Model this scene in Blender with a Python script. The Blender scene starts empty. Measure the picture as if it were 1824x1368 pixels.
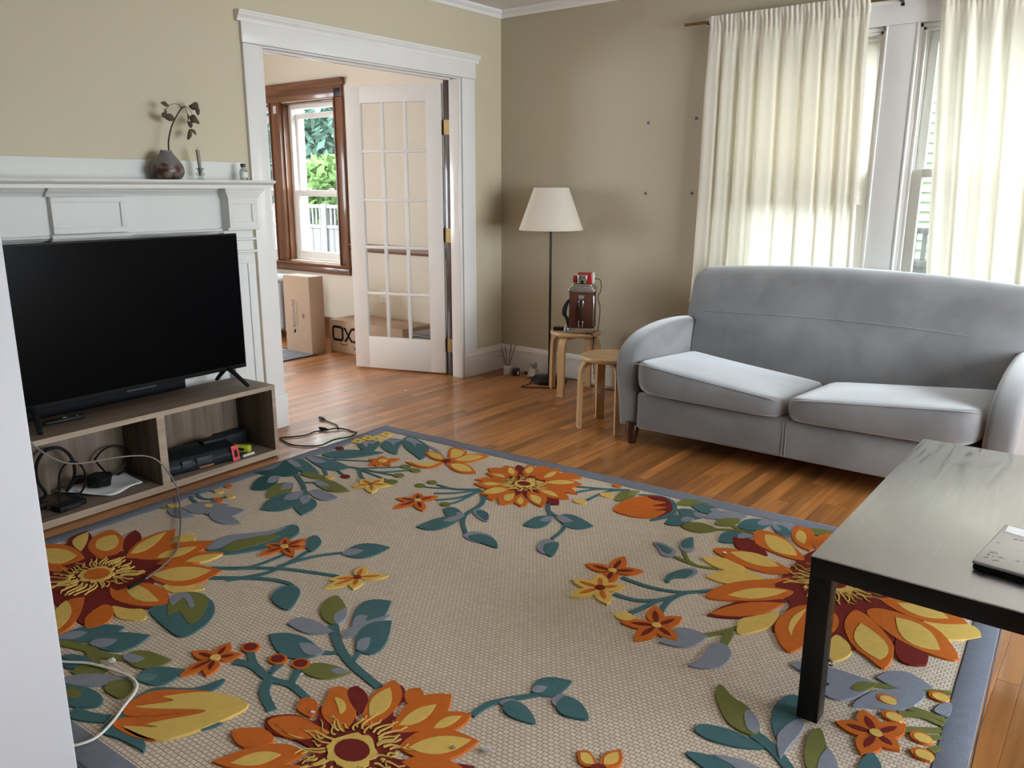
import bpy, bmesh, math, random
from mathutils import Vector, Matrix
sc = bpy.context.scene
COL = sc.collection
random.seed(7)

# ---------------------------------------------------------------- camera, sky, lights, exposure
FPX = 1444.667
CAM = Vector((3.761, -4.695, 1.32))
RIGHT = Vector((0.7884866, 0.6150490, 0.0019083))
DOWN = Vector((0.1457357, -0.1838156, -0.9720972))
FWD = Vector((-0.5975366, 0.7667637, -0.2345708))
cd = bpy.data.cameras.new('camera')
cd.sensor_width = 36.0
cd.lens = 36.0 * FPX / 1824.0
cd.clip_start = 0.02
cam = bpy.data.objects.new('camera', cd)
COL.objects.link(cam)
cam.matrix_world = Matrix(((RIGHT.x, -DOWN.x, -FWD.x, CAM.x), (RIGHT.y, -DOWN.y, -FWD.y, CAM.y), (RIGHT.z, -DOWN.z, -FWD.z, CAM.z), (0, 0, 0, 1)))
sc.camera = cam

def to_pixel(p):
    d = Vector(p) - CAM
    z = d.dot(FWD)
    return 912 + FPX * d.dot(RIGHT) / z, 684 + FPX * d.dot(DOWN) / z, z

SKY = 29.0
world = bpy.data.worlds.new('overcast_sky')
sc.world = world
world.use_nodes = True
world.node_tree.nodes['Background'].inputs[0].default_value = (0.85, 0.935, 1.0, 1)
world.node_tree.nodes['Background'].inputs[1].default_value = SKY

def portal(name, loc, rot, sx, sy):
    l = bpy.data.lights.new(name, 'AREA')
    l.shape = 'RECTANGLE'
    l.size, l.size_y = sx, sy
    l.cycles.is_portal = True
    o = bpy.data.objects.new(name, l)
    o.location, o.rotation_euler = loc, rot
    COL.objects.link(o)
PI = math.pi
portal('sky_portal', (2.11, 0.16, 1.4), (-PI / 2, 0, 0), 0.83, 1.46)
portal('sky_portal', (3.10, 0.16, 1.4), (-PI / 2, 0, 0), 0.83, 1.46)
portal('sky_portal', (-2.12, 0.16, 1.36), (-PI / 2, 0, 0), 0.74, 1.4)
portal('sky_portal', (-3.0, 0.16, 1.36), (-PI / 2, 0, 0), 0.74, 1.4)
portal('sky_portal', (6.17, -1.85, 1.35), (0, PI / 2, 0), 1.6, 2.5)
portal('sky_portal', (-3.92, -3.1, 1.4), (0, -PI / 2, 0), 1.4, 1.6)

sc.view_settings.view_transform = 'Standard'
sc.view_settings.look = 'None'
sc.view_settings.exposure = -0.10
sc.view_settings.gamma = 1.0
sc.view_settings.use_curve_mapping = False
sc.cycles.max_bounces = 10
sc.cycles.diffuse_bounces = 6
sc.cycles.glossy_bounces = 4
sc.cycles.transmission_bounces = 6
sc.cycles.transparent_max_bounces = 12
sc.cycles.sample_clamp_indirect = 8.0
sc.cycles.use_denoising = True
sc.cycles.caustics_reflective = False
sc.cycles.caustics_refractive = False

# ---------------------------------------------------------------- materials
def new_mat(name):
    m = bpy.data.materials.new(name)
    m.use_nodes = True
    nt = m.node_tree
    return m, nt, nt.nodes['Principled BSDF']
def N(nt, t, **kw):
    n = nt.nodes.new(t)
    for k, v in kw.items():
        setattr(n, k, v)
    return n
def rgb(c):
    return (c[0], c[1], c[2], 1)
def plain(name, c, rough=0.5, metal=0.0, spec=0.5, var=0.06, scale=18.0, bump=0.0, bscale=120.0, coat=0.0, sheen=0.0, stretch=None):
    m, nt, b = new_mat(name)
    tc = N(nt, 'ShaderNodeNewGeometry')
    no = N(nt, 'ShaderNodeTexNoise')
    no.inputs['Scale'].default_value = scale
    no.inputs['Detail'].default_value = 3
    src = tc.outputs['Position']
    if stretch:
        mp = N(nt, 'ShaderNodeVectorMath', operation='MULTIPLY')
        mp.inputs[1].default_value = stretch
        nt.links.new(src, mp.inputs[0])
        src = mp.outputs[0]
    nt.links.new(src, no.inputs['Vector'])
    mx = N(nt, 'ShaderNodeMix', data_type='RGBA')
    mx.inputs[6].default_value = rgb([v * (1 - var) for v in c])
    mx.inputs[7].default_value = rgb([min(1, v * (1 + var)) for v in c])
    nt.links.new(no.outputs[0], mx.inputs[0])
    nt.links.new(mx.outputs[2], b.inputs['Base Color'])
    b.inputs['Roughness'].default_value = rough
    b.inputs['Metallic'].default_value = metal
    b.inputs['Specular IOR Level'].default_value = spec
    b.inputs['Coat Weight'].default_value = coat
    b.inputs['Coat Roughness'].default_value = 0.15
    if sheen:
        b.inputs['Sheen Weight'].default_value = sheen
        b.inputs['Sheen Roughness'].default_value = 0.4
    if bump:
        n2 = N(nt, 'ShaderNodeTexNoise')
        n2.inputs['Scale'].default_value = bscale
        n2.inputs['Detail'].default_value = 4
        nt.links.new(src, n2.inputs['Vector'])
        bp = N(nt, 'ShaderNodeBump')
        bp.inputs['Strength'].default_value = bump
        bp.inputs['Distance'].default_value = 0.004
        nt.links.new(n2.outputs[0], bp.inputs['Height'])
        nt.links.new(bp.outputs[0], b.inputs['Normal'])
    return m
def wood(name, c1, c2, rough, axis, scale=1.0, rand=None, coat=0.0, spread=0.0, bump=0.15):
    """Grain that runs along AXIS; rand 'object' or 'island' shifts and tints each piece."""
    m, nt, b = new_mat(name)
    g = N(nt, 'ShaderNodeNewGeometry')
    mul = [34.0, 34.0, 34.0]
    mul['xyz'.index(axis)] = 2.2
    vm = N(nt, 'ShaderNodeVectorMath', operation='MULTIPLY')
    vm.inputs[1].default_value = [v * scale for v in mul]
    nt.links.new(g.outputs['Position'], vm.inputs[0])
    vec = vm.outputs[0]
    r = None
    if rand:
        if rand == 'object':
            r = N(nt, 'ShaderNodeObjectInfo').outputs['Random']
        else:
            r = g.outputs['Random Per Island']
        k = N(nt, 'ShaderNodeMath', operation='MULTIPLY')
        k.inputs[1].default_value = 137.0
        nt.links.new(r, k.inputs[0])
        ad = N(nt, 'ShaderNodeVectorMath', operation='ADD')
        nt.links.new(vec, ad.inputs[0])
        nt.links.new(k.outputs[0], ad.inputs[1])
        vec = ad.outputs[0]
    no = N(nt, 'ShaderNodeTexNoise')
    no.inputs['Scale'].default_value = 1.0
    no.inputs['Detail'].default_value = 5
    no.inputs['Distortion'].default_value = 0.6
    nt.links.new(vec, no.inputs['Vector'])
    cr = N(nt, 'ShaderNodeValToRGB')
    cr.color_ramp.elements[0].position = 0.3
    cr.color_ramp.elements[0].color = rgb(c1)
    cr.color_ramp.elements[1].position = 0.68
    cr.color_ramp.elements[1].color = rgb(c2)
    nt.links.new(no.outputs[0], cr.inputs[0])
    colour = cr.outputs[0]
    if rand and spread:
        hs = N(nt, 'ShaderNodeHueSaturation')
        mr = N(nt, 'ShaderNodeMapRange')
        mr.inputs[3].default_value = 1 - spread
        mr.inputs[4].default_value = 1 + spread
        k2 = N(nt, 'ShaderNodeMath', operation='MULTIPLY')
        k2.inputs[1].default_value = 7.31
        fr = N(nt, 'ShaderNodeMath', operation='FRACT')
        nt.links.new(r, k2.inputs[0])
        nt.links.new(k2.outputs[0], fr.inputs[0])
        nt.links.new(fr.outputs[0], mr.inputs[0])
        nt.links.new(mr.outputs[0], hs.inputs['Value'])
        nt.links.new(colour, hs.inputs['Color'])
        colour = hs.outputs[0]
    nt.links.new(colour, b.inputs['Base Color'])
    b.inputs['Roughness'].default_value = rough
    b.inputs['Coat Weight'].default_value = coat
    b.inputs['Coat Roughness'].default_value = 0.09
    b.inputs['Coat IOR'].default_value = 1.7
    b.inputs['Specular IOR Level'].default_value = 0.3
    if bump:
        bp = N(nt, 'ShaderNodeBump')
        bp.inputs['Strength'].default_value = bump
        bp.inputs['Distance'].default_value = 0.002
        nt.links.new(no.outputs[0], bp.inputs['Height'])
        nt.links.new(bp.outputs[0], b.inputs['Normal'])
    return m
def glass_pane(name, tint=(1, 1, 1), refl=0.8):
    m = bpy.data.materials.new(name)
    m.use_nodes = True
    nt = m.node_tree
    nt.nodes.clear()
    o = N(nt, 'ShaderNodeOutputMaterial')
    t = N(nt, 'ShaderNodeBsdfTransparent')
    t.inputs[0].default_value = rgb(tint)
    gl = N(nt, 'ShaderNodeBsdfGlossy')
    gl.inputs['Roughness'].default_value = 0.02
    # Schlick's term from the unsigned angle, so both faces of the pane behave alike
    ge = N(nt, 'ShaderNodeNewGeometry')
    dt = N(nt, 'ShaderNodeVectorMath', operation='DOT_PRODUCT')
    nt.links.new(ge.outputs['Incoming'], dt.inputs[0])
    nt.links.new(ge.outputs['Normal'], dt.inputs[1])
    ab = N(nt, 'ShaderNodeMath', operation='ABSOLUTE')
    nt.links.new(dt.outputs['Value'], ab.inputs[0])
    om = N(nt, 'ShaderNodeMath', operation='SUBTRACT')
    om.inputs[0].default_value = 1.0
    nt.links.new(ab.outputs[0], om.inputs[1])
    pw = N(nt, 'ShaderNodeMath', operation='POWER')
    pw.inputs[1].default_value = 5.0
    nt.links.new(om.outputs[0], pw.inputs[0])
    fr = N(nt, 'ShaderNodeMath', operation='MULTIPLY_ADD')
    fr.inputs[1].default_value = 0.96
    fr.inputs[2].default_value = 0.04
    nt.links.new(pw.outputs[0], fr.inputs[0])
    k = N(nt, 'ShaderNodeMath', operation='MULTIPLY')
    k.inputs[1].default_value = refl
    mx = N(nt, 'ShaderNodeMixShader')
    nt.links.new(fr.outputs[0], k.inputs[0])
    nt.links.new(k.outputs[0], mx.inputs[0])
    nt.links.new(t.outputs[0], mx.inputs[1])
    nt.links.new(gl.outputs[0], mx.inputs[2])
    nt.links.new(mx.outputs[0], o.inputs[0])
    return m
def cloth(name, c, trans, weave=900.0, through=0.0, each=False):
    m = bpy.data.materials.new(name)
    m.use_nodes = True
    nt = m.node_tree
    nt.nodes.clear()
    o = N(nt, 'ShaderNodeOutputMaterial')
    d = N(nt, 'ShaderNodeBsdfDiffuse')
    t = N(nt, 'ShaderNodeBsdfTranslucent')
    g = N(nt, 'ShaderNodeNewGeometry')
    no = N(nt, 'ShaderNodeTexNoise')
    no.inputs['Scale'].default_value = weave
    nt.links.new(g.outputs['Position'], no.inputs['Vector'])
    mx = N(nt, 'ShaderNodeMix', data_type='RGBA')
    mx.inputs[6].default_value = rgb([v * .9 for v in c])
    mx.inputs[7].default_value = rgb([min(1, v * 1.06) for v in c])
    nt.links.new(no.outputs[0], mx.inputs[0])
    tone = mx.outputs[2]
    if each:
        hv = N(nt, 'ShaderNodeHueSaturation')
        rg_ = N(nt, 'ShaderNodeMapRange')
        rg_.inputs[3].default_value = 0.25
        rg_.inputs[4].default_value = 1.9
        nt.links.new(g.outputs['Random Per Island'], rg_.inputs[0])
        nt.links.new(rg_.outputs[0], hv.inputs['Value'])
        nt.links.new(tone, hv.inputs['Color'])
        tone = hv.outputs[0]
    nt.links.new(tone, d.inputs[0])
    nt.links.new(tone, t.inputs[0])
    s = N(nt, 'ShaderNodeMixShader')
    s.inputs[0].default_value = trans
    nt.links.new(d.outputs[0], s.inputs[1])
    nt.links.new(t.outputs[0], s.inputs[2])
    last = s.outputs[0]
    if through:
        tr = N(nt, 'ShaderNodeBsdfTransparent')
        s2 = N(nt, 'ShaderNodeMixShader')
        s2.inputs[0].default_value = through
        nt.links.new(last, s2.inputs[1])
        nt.links.new(tr.outputs[0], s2.inputs[2])
        last = s2.outputs[0]
    nt.links.new(last, o.inputs[0])
    return m

M = {}
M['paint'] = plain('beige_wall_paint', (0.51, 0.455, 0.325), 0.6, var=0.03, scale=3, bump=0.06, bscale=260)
M['paint_shaded'] = plain('beige_wall_paint_shaded', (0.44, 0.39, 0.285), 0.6, var=0.03, scale=3, bump=0.06, bscale=260)  # same beige as the west wall, with the north wall's shade put into the colour
M['hall_paint'] = plain('dark_hall_paint', (0.16, 0.135, 0.105), 0.6, var=0.03, scale=3)  # unseen walls made dark to cut the light they bounce back
M['far_paint'] = plain('cream_wall_paint', (0.74, 0.68, 0.58), 0.6, var=0.03, scale=3, bump=0.06, bscale=260)
M['ceiling'] = plain('ceiling_paint', (0.70, 0.68, 0.65), 0.8, var=0.03, scale=3)
M['white'] = plain('white_gloss_paint', (0.72, 0.71, 0.69), 0.22, var=0.03, scale=6, bump=0.08, bscale=60)
M['satin'] = plain('white_satin_paint', (0.66, 0.66, 0.64), 0.5, spec=0.25, var=0.03, scale=6, bump=0.08, bscale=60)
M['cool_white'] = plain('cool_white_paint', (0.57, 0.575, 0.61), 0.5, spec=0.3, var=0.02, scale=6)
M['vinyl'] = plain('white_vinyl', (0.82, 0.82, 0.81), 0.35, var=0.01)
M['brown'] = wood('brown_varnished_wood', (0.10, 0.035, 0.015), (0.21, 0.085, 0.04), 0.3, 'z', 0.6, coat=0.3)
M['brown_h'] = wood('brown_varnished_wood_level', (0.10, 0.035, 0.015), (0.21, 0.085, 0.04), 0.3, 'x', 0.6, coat=0.3)
M['oak'] = wood('oak_strip_floor', (0.26, 0.096, 0.023), (0.46, 0.19, 0.054), 0.42, 'y', 1.0, 'object', 0.40, 0.36, 0.06)
M['oak_rest'] = wood('oak_strip_floor_rest', (0.26, 0.096, 0.023), (0.46, 0.19, 0.054), 0.42, 'y', 1.0, 'island', 0.40, 0.36, 0.06)
M['subfloor'] = plain('dark_subfloor', (0.035, 0.016, 0.007), 0.8)
M['walnut'] = wood('grey_brown_laminate', (0.10, 0.072, 0.052), (0.20, 0.148, 0.108), 0.55, 'y', 0.8)
M['walnut_v'] = wood('grey_brown_laminate_upright', (0.10, 0.072, 0.052), (0.20, 0.148, 0.108), 0.55, 'z', 0.8)
M['edge'] = wood('pale_edge_band', (0.25, 0.19, 0.14), (0.36, 0.285, 0.215), 0.55, 'y', 0.8)
M['birch'] = wood('pale_birch', (0.52, 0.33, 0.15), (0.66, 0.45, 0.24), 0.38, 'z', 0.7, coat=0.2, bump=0.05)
M['birch_x'] = wood('pale_birch_seat', (0.50, 0.31, 0.14), (0.66, 0.45, 0.24), 0.36, 'x', 0.7, coat=0.2, bump=0.05)
M['black_plastic'] = plain('black_plastic', (0.008, 0.008, 0.009), 0.45, spec=0.2)
M['black_gloss'] = plain('black_screen', (0.0015, 0.0015, 0.002), 0.24, var=0.0, spec=0.05)
M['black_metal'] = plain('black_metal', (0.010, 0.009, 0.009), 0.4, spec=0.3)
M['rubber'] = plain('black_rubber_cable', (0.007, 0.007, 0.007), 0.6, spec=0.15)
M['grey_cable'] = plain('grey_cable', (0.17, 0.16, 0.15), 0.5)
M['white_cable'] = plain('white_cable', (0.72, 0.70, 0.63), 0.45)
M['chrome'] = plain('brushed_chrome', (0.62, 0.61, 0.60), 0.25, 1.0)
M['silver'] = plain('silver_lid', (0.50, 0.50, 0.50), 0.38, 0.7, var=0.05, scale=30)
M['brass'] = plain('aged_brass', (0.20, 0.13, 0.05), 0.4, 0.8)
M['iron'] = plain('silver_radiator_paint', (0.42, 0.43, 0.45), 0.4, 0.3, var=0.2, scale=40)
M['card'] = plain('brown_cardboard', (0.42, 0.29, 0.20), 0.75, var=0.06, scale=9)
M['card2'] = plain('brown_cardboard_side', (0.38, 0.25, 0.165), 0.75, var=0.06, scale=9)
M['ink'] = plain('black_ink', (0.014, 0.014, 0.016), 0.8, spec=0.1)
M['ink_grey'] = plain('grey_ink', (0.16, 0.13, 0.12), 0.7)
M['tub'] = plain('grey_plastic_tub', (0.13, 0.14, 0.145), 0.5)
M['mat'] = plain('blue_grey_mat', (0.28, 0.32, 0.37), 0.95, var=0.35, scale=14, bump=0.6, bscale=300)
M['mat_edge'] = plain('dark_mat_edge', (0.02, 0.02, 0.025), 0.9)
M['shade'] = cloth('cream_lamp_shade', (0.86, 0.81, 0.72), 0.35)
M['curtain'] = cloth('cream_curtain_cloth', (0.78, 0.735, 0.635), 0.28, 500.0)
M['blind'] = cloth('cream_roller_blind', (0.86, 0.83, 0.76), 0.7, 18.0, 0.10)
M['glass'] = glass_pane('window_glass')
M['door_glass'] = glass_pane('door_glass', (0.96, 0.96, 0.96), 1.0)
M['clear'] = glass_pane('clear_bottle_glass', (0.80, 0.83, 0.80), 1.0)
M['siding'] = plain('pale_green_siding', (0.14, 0.175, 0.115), 0.7, var=0.04)
M['fence'] = wood('weathered_fence', (0.045, 0.045, 0.045), (0.075, 0.075, 0.073), 0.9, 'z', 0.5)
M['lawn'] = plain('grey_driveway', (0.16, 0.16, 0.155), 0.95, var=0.3, scale=5)
M['bark'] = plain('bark', (0.08, 0.06, 0.045), 0.9, var=0.3)
M['foliage'] = cloth('leaf_green', (0.085, 0.15, 0.12), 0.5, 3.0, 0.0, True)
M['foliage2'] = cloth('leaf_lime', (0.075, 0.13, 0.045), 0.5, 3.0, 0.0, True)
M['stone'] = plain('grey_glaze', (0.13, 0.125, 0.12), 0.6, var=0.2, scale=60)
M['wax'] = plain('sage_wax', (0.22, 0.215, 0.17), 0.5)
M['dry_leaf'] = plain('dry_leaf', (0.085, 0.055, 0.04), 0.8, var=0.3, scale=60)
M['twig'] = plain('dark_twig', (0.035, 0.02, 0.015), 0.8)
M['cap'] = plain('black_cap', (0.012, 0.012, 0.012), 0.45)
M['paper'] = plain('white_paper', (0.66, 0.67, 0.68), 0.55, var=0.08, scale=30)
M['red_tag'] = plain('red_plastic', (0.62, 0.07, 0.07), 0.45)
M['yellow'] = plain('yellow_plastic', (0.42, 0.46, 0.03), 0.45)
M['orange'] = plain('orange_plastic', (0.30, 0.09, 0.03), 0.5)
M['case'] = plain('dark_tool_case', (0.008, 0.011, 0.013), 0.5, spec=0.25)
M['case_grey'] = plain('grey_case_latch', (0.04, 0.046, 0.053), 0.45, spec=0.25)
M['leather'] = plain('brown_leatherette', (0.075, 0.024, 0.012), 0.6, spec=0.25, bump=0.3, bscale=500)
M['red_lacquer'] = plain('red_lacquer', (0.30, 0.012, 0.012), 0.25)
M['reed'] = plain('dark_reed', (0.025, 0.016, 0.014), 0.8)
M['pink_reed'] = plain('dried_pink_stem', (0.30, 0.12, 0.09), 0.8)
M['diffuser'] = plain('frosted_bottle', (0.50, 0.48, 0.45), 0.35)
M['jar'] = plain('dark_jar', (0.03, 0.018, 0.015), 0.25)
M['ceramic'] = plain('pale_ceramic', (0.60, 0.58, 0.53), 0.35)
M['crystal'] = plain('grey_crystal', (0.30, 0.34, 0.38), 0.3, var=0.5, scale=130)
M['putty'] = plain('blue_putty', (0.15, 0.15, 0.20), 0.8)
M['sofa_leg'] = wood('dark_mahogany', (0.018, 0.006, 0.004), (0.05, 0.016, 0.010), 0.3, 'z', 1.0, coat=0.4)
M['foil'] = plain('foil', (0.75, 0.75, 0.76), 0.25, 0.9)

# suede with lighter and darker nap patches
m, nt, b = new_mat('grey_microsuede')
g = N(nt, 'ShaderNodeNewGeometry')
n1 = N(nt, 'ShaderNodeTexNoise'); n1.inputs['Scale'].default_value = 4.0; n1.inputs['Detail'].default_value = 4; n1.inputs['Distortion'].default_value = 0.3
n2 = N(nt, 'ShaderNodeTexNoise'); n2.inputs['Scale'].default_value = 500
nt.links.new(g.outputs['Position'], n1.inputs['Vector']); nt.links.new(g.outputs['Position'], n2.inputs['Vector'])
cr = N(nt, 'ShaderNodeValToRGB')
cr.color_ramp.elements[0].position = .36; cr.color_ramp.elements[0].color = (0.138, 0.136, 0.139, 1)
cr.color_ramp.elements[1].position = .62; cr.color_ramp.elements[1].color = (0.195, 0.193, 0.20, 1)
nt.links.new(n1.outputs[0], cr.inputs[0]); nt.links.new(cr.outputs[0], b.inputs['Base Color'])
b.inputs['Roughness'].default_value = 0.85; b.inputs['Sheen Weight'].default_value = 1.0; b.inputs['Sheen Roughness'].default_value = 0.5; b.inputs['Sheen Tint'].default_value = (0.93, 0.96, 1.0, 1)
bp = N(nt, 'ShaderNodeBump'); bp.inputs['Strength'].default_value = .12; bp.inputs['Distance'].default_value = .002
nt.links.new(n2.outputs[0], bp.inputs['Height']); nt.links.new(bp.outputs[0], b.inputs['Normal'])
M['suede'] = m

# black-brown stained table: grain shows in the sheen
m, nt, b = new_mat('black_brown_stain')
g = N(nt, 'ShaderNodeNewGeometry')
vm = N(nt, 'ShaderNodeVectorMath', operation='MULTIPLY'); vm.inputs[1].default_value = (26, 2.0, 26)
nt.links.new(g.outputs['Position'], vm.inputs[0])
wv = N(nt, 'ShaderNodeTexNoise'); wv.inputs['Scale'].default_value = 1.0; wv.inputs['Detail'].default_value = 3; wv.inputs['Distortion'].default_value = 1.5
nt.links.new(vm.outputs[0], wv.inputs['Vector'])
mt = N(nt, 'ShaderNodeMath', operation='MULTIPLY'); mt.inputs[1].default_value = 16.0
sn = N(nt, 'ShaderNodeMath', operation='SINE')
nt.links.new(wv.outputs[0], mt.inputs[0]); nt.links.new(mt.outputs[0], sn.inputs[0])
mr = N(nt, 'ShaderNodeMapRange'); mr.inputs[1].default_value = -1; mr.inputs[2].default_value = 1; mr.inputs[3].default_value = .28; mr.inputs[4].default_value = .40
nt.links.new(sn.outputs[0], mr.inputs[0]); nt.links.new(mr.outputs[0], b.inputs['Roughness'])
b.inputs['Base Color'].default_value = (0.009, 0.0075, 0.007, 1)
b.inputs['Specular IOR Level'].default_value = 0.2
bp = N(nt, 'ShaderNodeBump'); bp.inputs['Strength'].default_value = .05; bp.inputs['Distance'].default_value = .002
nt.links.new(sn.outputs[0], bp.inputs['Height']); nt.links.new(bp.outputs[0], b.inputs['Normal'])
M['stain'] = m
# the worn lacquer of the table's top takes a strong satin sheen
m2 = m.copy(); m2.name = 'lacquered_table_top'
b2 = m2.node_tree.nodes['Principled BSDF']
b2.inputs['Specular IOR Level'].default_value = 1.0
b2.inputs['Coat Weight'].default_value = 1.0; b2.inputs['Coat IOR'].default_value = 6.0; b2.inputs['Coat Roughness'].default_value = 0.2
l2 = [l for l in m2.node_tree.links if l.to_socket == b2.inputs['Roughness']][0].from_socket
m2.node_tree.links.new(l2, b2.inputs['Coat Roughness'])
M['stain_top'] = m2

# vase: grey glaze above, mottled red-brown below
m, nt, b = new_mat('dipped_vase_glaze')
g = N(nt, 'ShaderNodeNewGeometry'); sx = N(nt, 'ShaderNodeSeparateXYZ')
nt.links.new(g.outputs['Position'], sx.inputs[0])
no = N(nt, 'ShaderNodeTexNoise'); no.inputs['Scale'].default_value = 45
nt.links.new(g.outputs['Position'], no.inputs['Vector'])
ad = N(nt, 'ShaderNodeMath', operation='MULTIPLY_ADD'); ad.inputs[1].default_value = .022
nt.links.new(no.outputs[0], ad.inputs[0]); nt.links.new(sx.outputs[2], ad.inputs[2])
st = N(nt, 'ShaderNodeMapRange'); st.inputs[1].default_value = 1.434; st.inputs[2].default_value = 1.440
nt.links.new(ad.outputs[0], st.inputs[0])
n3 = N(nt, 'ShaderNodeTexNoise'); n3.inputs['Scale'].default_value = 32; n3.inputs['Detail'].default_value = 4
nt.links.new(g.outputs['Position'], n3.inputs['Vector'])
c1 = N(nt, 'ShaderNodeValToRGB')
c1.color_ramp.elements[0].position = .42; c1.color_ramp.elements[0].color = (0.055, 0.016, 0.010, 1)
c1.color_ramp.elements[1].position = .68; c1.color_ramp.elements[1].color = (0.20, 0.17, 0.16, 1)
nt.links.new(n3.outputs[0], c1.inputs[0])
mx = N(nt, 'ShaderNodeMix', data_type='RGBA'); mx.inputs[7].default_value = (0.15, 0.15, 0.145, 1)
nt.links.new(st.outputs[0], mx.inputs[0]); nt.links.new(c1.outputs[0], mx.inputs[6]); nt.links.new(mx.outputs[2], b.inputs['Base Color'])
b.inputs['Roughness'].default_value = .35
M['vase'] = m

# rug: basket weave ground in rug-local coordinates, and tufted pile in plain dyed colours
m, nt, b = new_mat('rug_basket_weave')
tc = N(nt, 'ShaderNodeTexCoord')
br = N(nt, 'ShaderNodeTexBrick')
br.inputs['Scale'].default_value = 1.0
br.inputs['Brick Width'].default_value = 0.0165; br.inputs['Row Height'].default_value = 0.0125
br.inputs['Mortar Size'].default_value = 0.0016; br.inputs['Mortar Smooth'].default_value = 0.6
br.offset = 0.5
br.inputs['Color1'].default_value = (0.66, 0.57, 0.46, 1); br.inputs['Color2'].default_value = (0.585, 0.495, 0.39, 1); br.inputs['Mortar'].default_value = (0.36, 0.27, 0.195, 1)
nt.links.new(tc.outputs['Object'], br.inputs['Vector'])
no = N(nt, 'ShaderNodeTexNoise'); no.inputs['Scale'].default_value = 2.2; no.inputs['Detail'].default_value = 3
nt.links.new(tc.outputs['Object'], no.inputs['Vector'])
hs = N(nt, 'ShaderNodeHueSaturation'); mr = N(nt, 'ShaderNodeMapRange'); mr.inputs[3].default_value = .86; mr.inputs[4].default_value = 1.12
nt.links.new(no.outputs[0], mr.inputs[0]); nt.links.new(mr.outputs[0], hs.inputs['Value']); nt.links.new(br.outputs[0], hs.inputs['Color']); nt.links.new(hs.outputs[0], b.inputs['Base Color'])
b.inputs['Roughness'].default_value = .95
bp = N(nt, 'ShaderNodeBump'); bp.inputs['Strength'].default_value = .7; bp.inputs['Distance'].default_value = .003; bp.invert = True
nt.links.new(br.outputs['Fac'], bp.inputs['Height']); nt.links.new(bp.outputs[0], b.inputs['Normal'])
M['weave'] = m
PILE = {'o': (0.54, 0.135, 0.022), 'y': (0.66, 0.45, 0.12), 'm': (0.17, 0.022, 0.018), 't': (0.066, 0.145, 0.155), 't2': (0.10, 0.20, 0.21), 'd': (0.035, 0.10, 0.105),
        'b': (0.235, 0.25, 0.30), 'g': (0.165, 0.17, 0.05), 'g2': (0.22, 0.23, 0.10)}
for k, c in PILE.items():
    M['pile_' + k] = plain('rug_pile_' + {'o': 'orange', 'y': 'yellow', 'm': 'maroon', 't': 'teal', 't2': 'light_teal', 'd': 'dark_teal', 'b': 'blue_grey', 'g': 'olive', 'g2': 'sage'}[k], c, 0.95, spec=0.1, var=0.13, scale=45, bump=0.5, bscale=420)
M['binding'] = plain('rug_binding', (0.185, 0.20, 0.245), 0.95, spec=0.1, var=0.15, scale=45, bump=0.6, bscale=420)

# ---------------------------------------------------------------- mesh helpers
def link(name, me, mat=None, parent=None, smooth=False, angle=None):
    o = bpy.data.objects.new(name, me)
    COL.objects.link(o)
    if mat is not None:
        if isinstance(mat, (list, tuple)):
            for q in mat: me.materials.append(q)
        else:
            me.materials.append(mat)
    if parent is not None:
        o.parent = parent
    if smooth:
        for p in me.polygons: p.use_smooth = True
        if angle:
            me.set_sharp_from_angle(angle=math.radians(angle))
    return o
def obj(name, bm, mat=None, parent=None, smooth=False, angle=40):
    me = bpy.data.meshes.new(name)
    bmesh.ops.recalc_face_normals(bm, faces=bm.faces)
    bm.to_mesh(me)
    bm.free()
    return link(name, me, mat, parent, smooth, angle)
def tag(o, label=None, cat=None, group=None, kind=None):
    if label: o['label'] = label
    if cat: o['category'] = cat
    if group: o['group'] = group
    if kind: o['kind'] = kind
    return o
def thing(name, label, cat, loc=(0, 0, 0), rz=0.0, group=None):
    o = bpy.data.objects.new(name, None)
    o.empty_display_size = 0.05
    COL.objects.link(o)
    o.location = loc
    o.rotation_euler = (0, 0, rz)
    return tag(o, label, cat, group)
def struct(name, bm, mat, smooth=False):
    return tag(obj(name, bm, mat, None, smooth), kind='structure')
def box(bm, a, b, bev=0.0, mat=0):
    x0, y0, z0 = [min(a[i], b[i]) for i in range(3)]
    x1, y1, z1 = [max(a[i], b[i]) for i in range(3)]
    v = [bm.verts.new(p) for p in ((x0, y0, z0), (x1, y0, z0), (x1, y1, z0), (x0, y1, z0), (x0, y0, z1), (x1, y0, z1), (x1, y1, z1), (x0, y1, z1))]
    fs = [bm.faces.new([v[i] for i in f]) for f in ((0, 3, 2, 1), (4, 5, 6, 7), (0, 1, 5, 4), (1, 2, 6, 5), (2, 3, 7, 6), (3, 0, 4, 7))]
    for f in fs: f.material_index = mat
    if bev:
        bmesh.ops.bevel(bm, geom=list({e for f in fs for e in f.edges}), offset=bev, segments=2, profile=0.5, affect='EDGES')
    return v
def bx(name, a, b, mat, parent=None, bev=0.0, smooth=False):
    bm = bmesh.new()
    box(bm, a, b, bev)
    return obj(name, bm, mat, parent, smooth or bev > 0, 50)
def prism(bm, pts, axis, lo, hi):
    """Polygon PTS (2D) pushed along an axis from lo to hi. axis x: pts are (y,z); y: (x,z); z: (x,y)."""
    def P(p, t):
        return {'x': (t, p[0], p[1]), 'y': (p[0], t, p[1]), 'z': (p[0], p[1], t)}[axis]
    a = [bm.verts.new(P(p, lo)) for p in pts]
    b = [bm.verts.new(P(p, hi)) for p in pts]
    n = len(pts)
    fs = [bm.faces.new(a[::-1]), bm.faces.new(b)]
    for i in range(n):
        fs.append(bm.faces.new((a[i], a[(i + 1) % n], b[(i + 1) % n], b[i])))
    return fs
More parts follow.
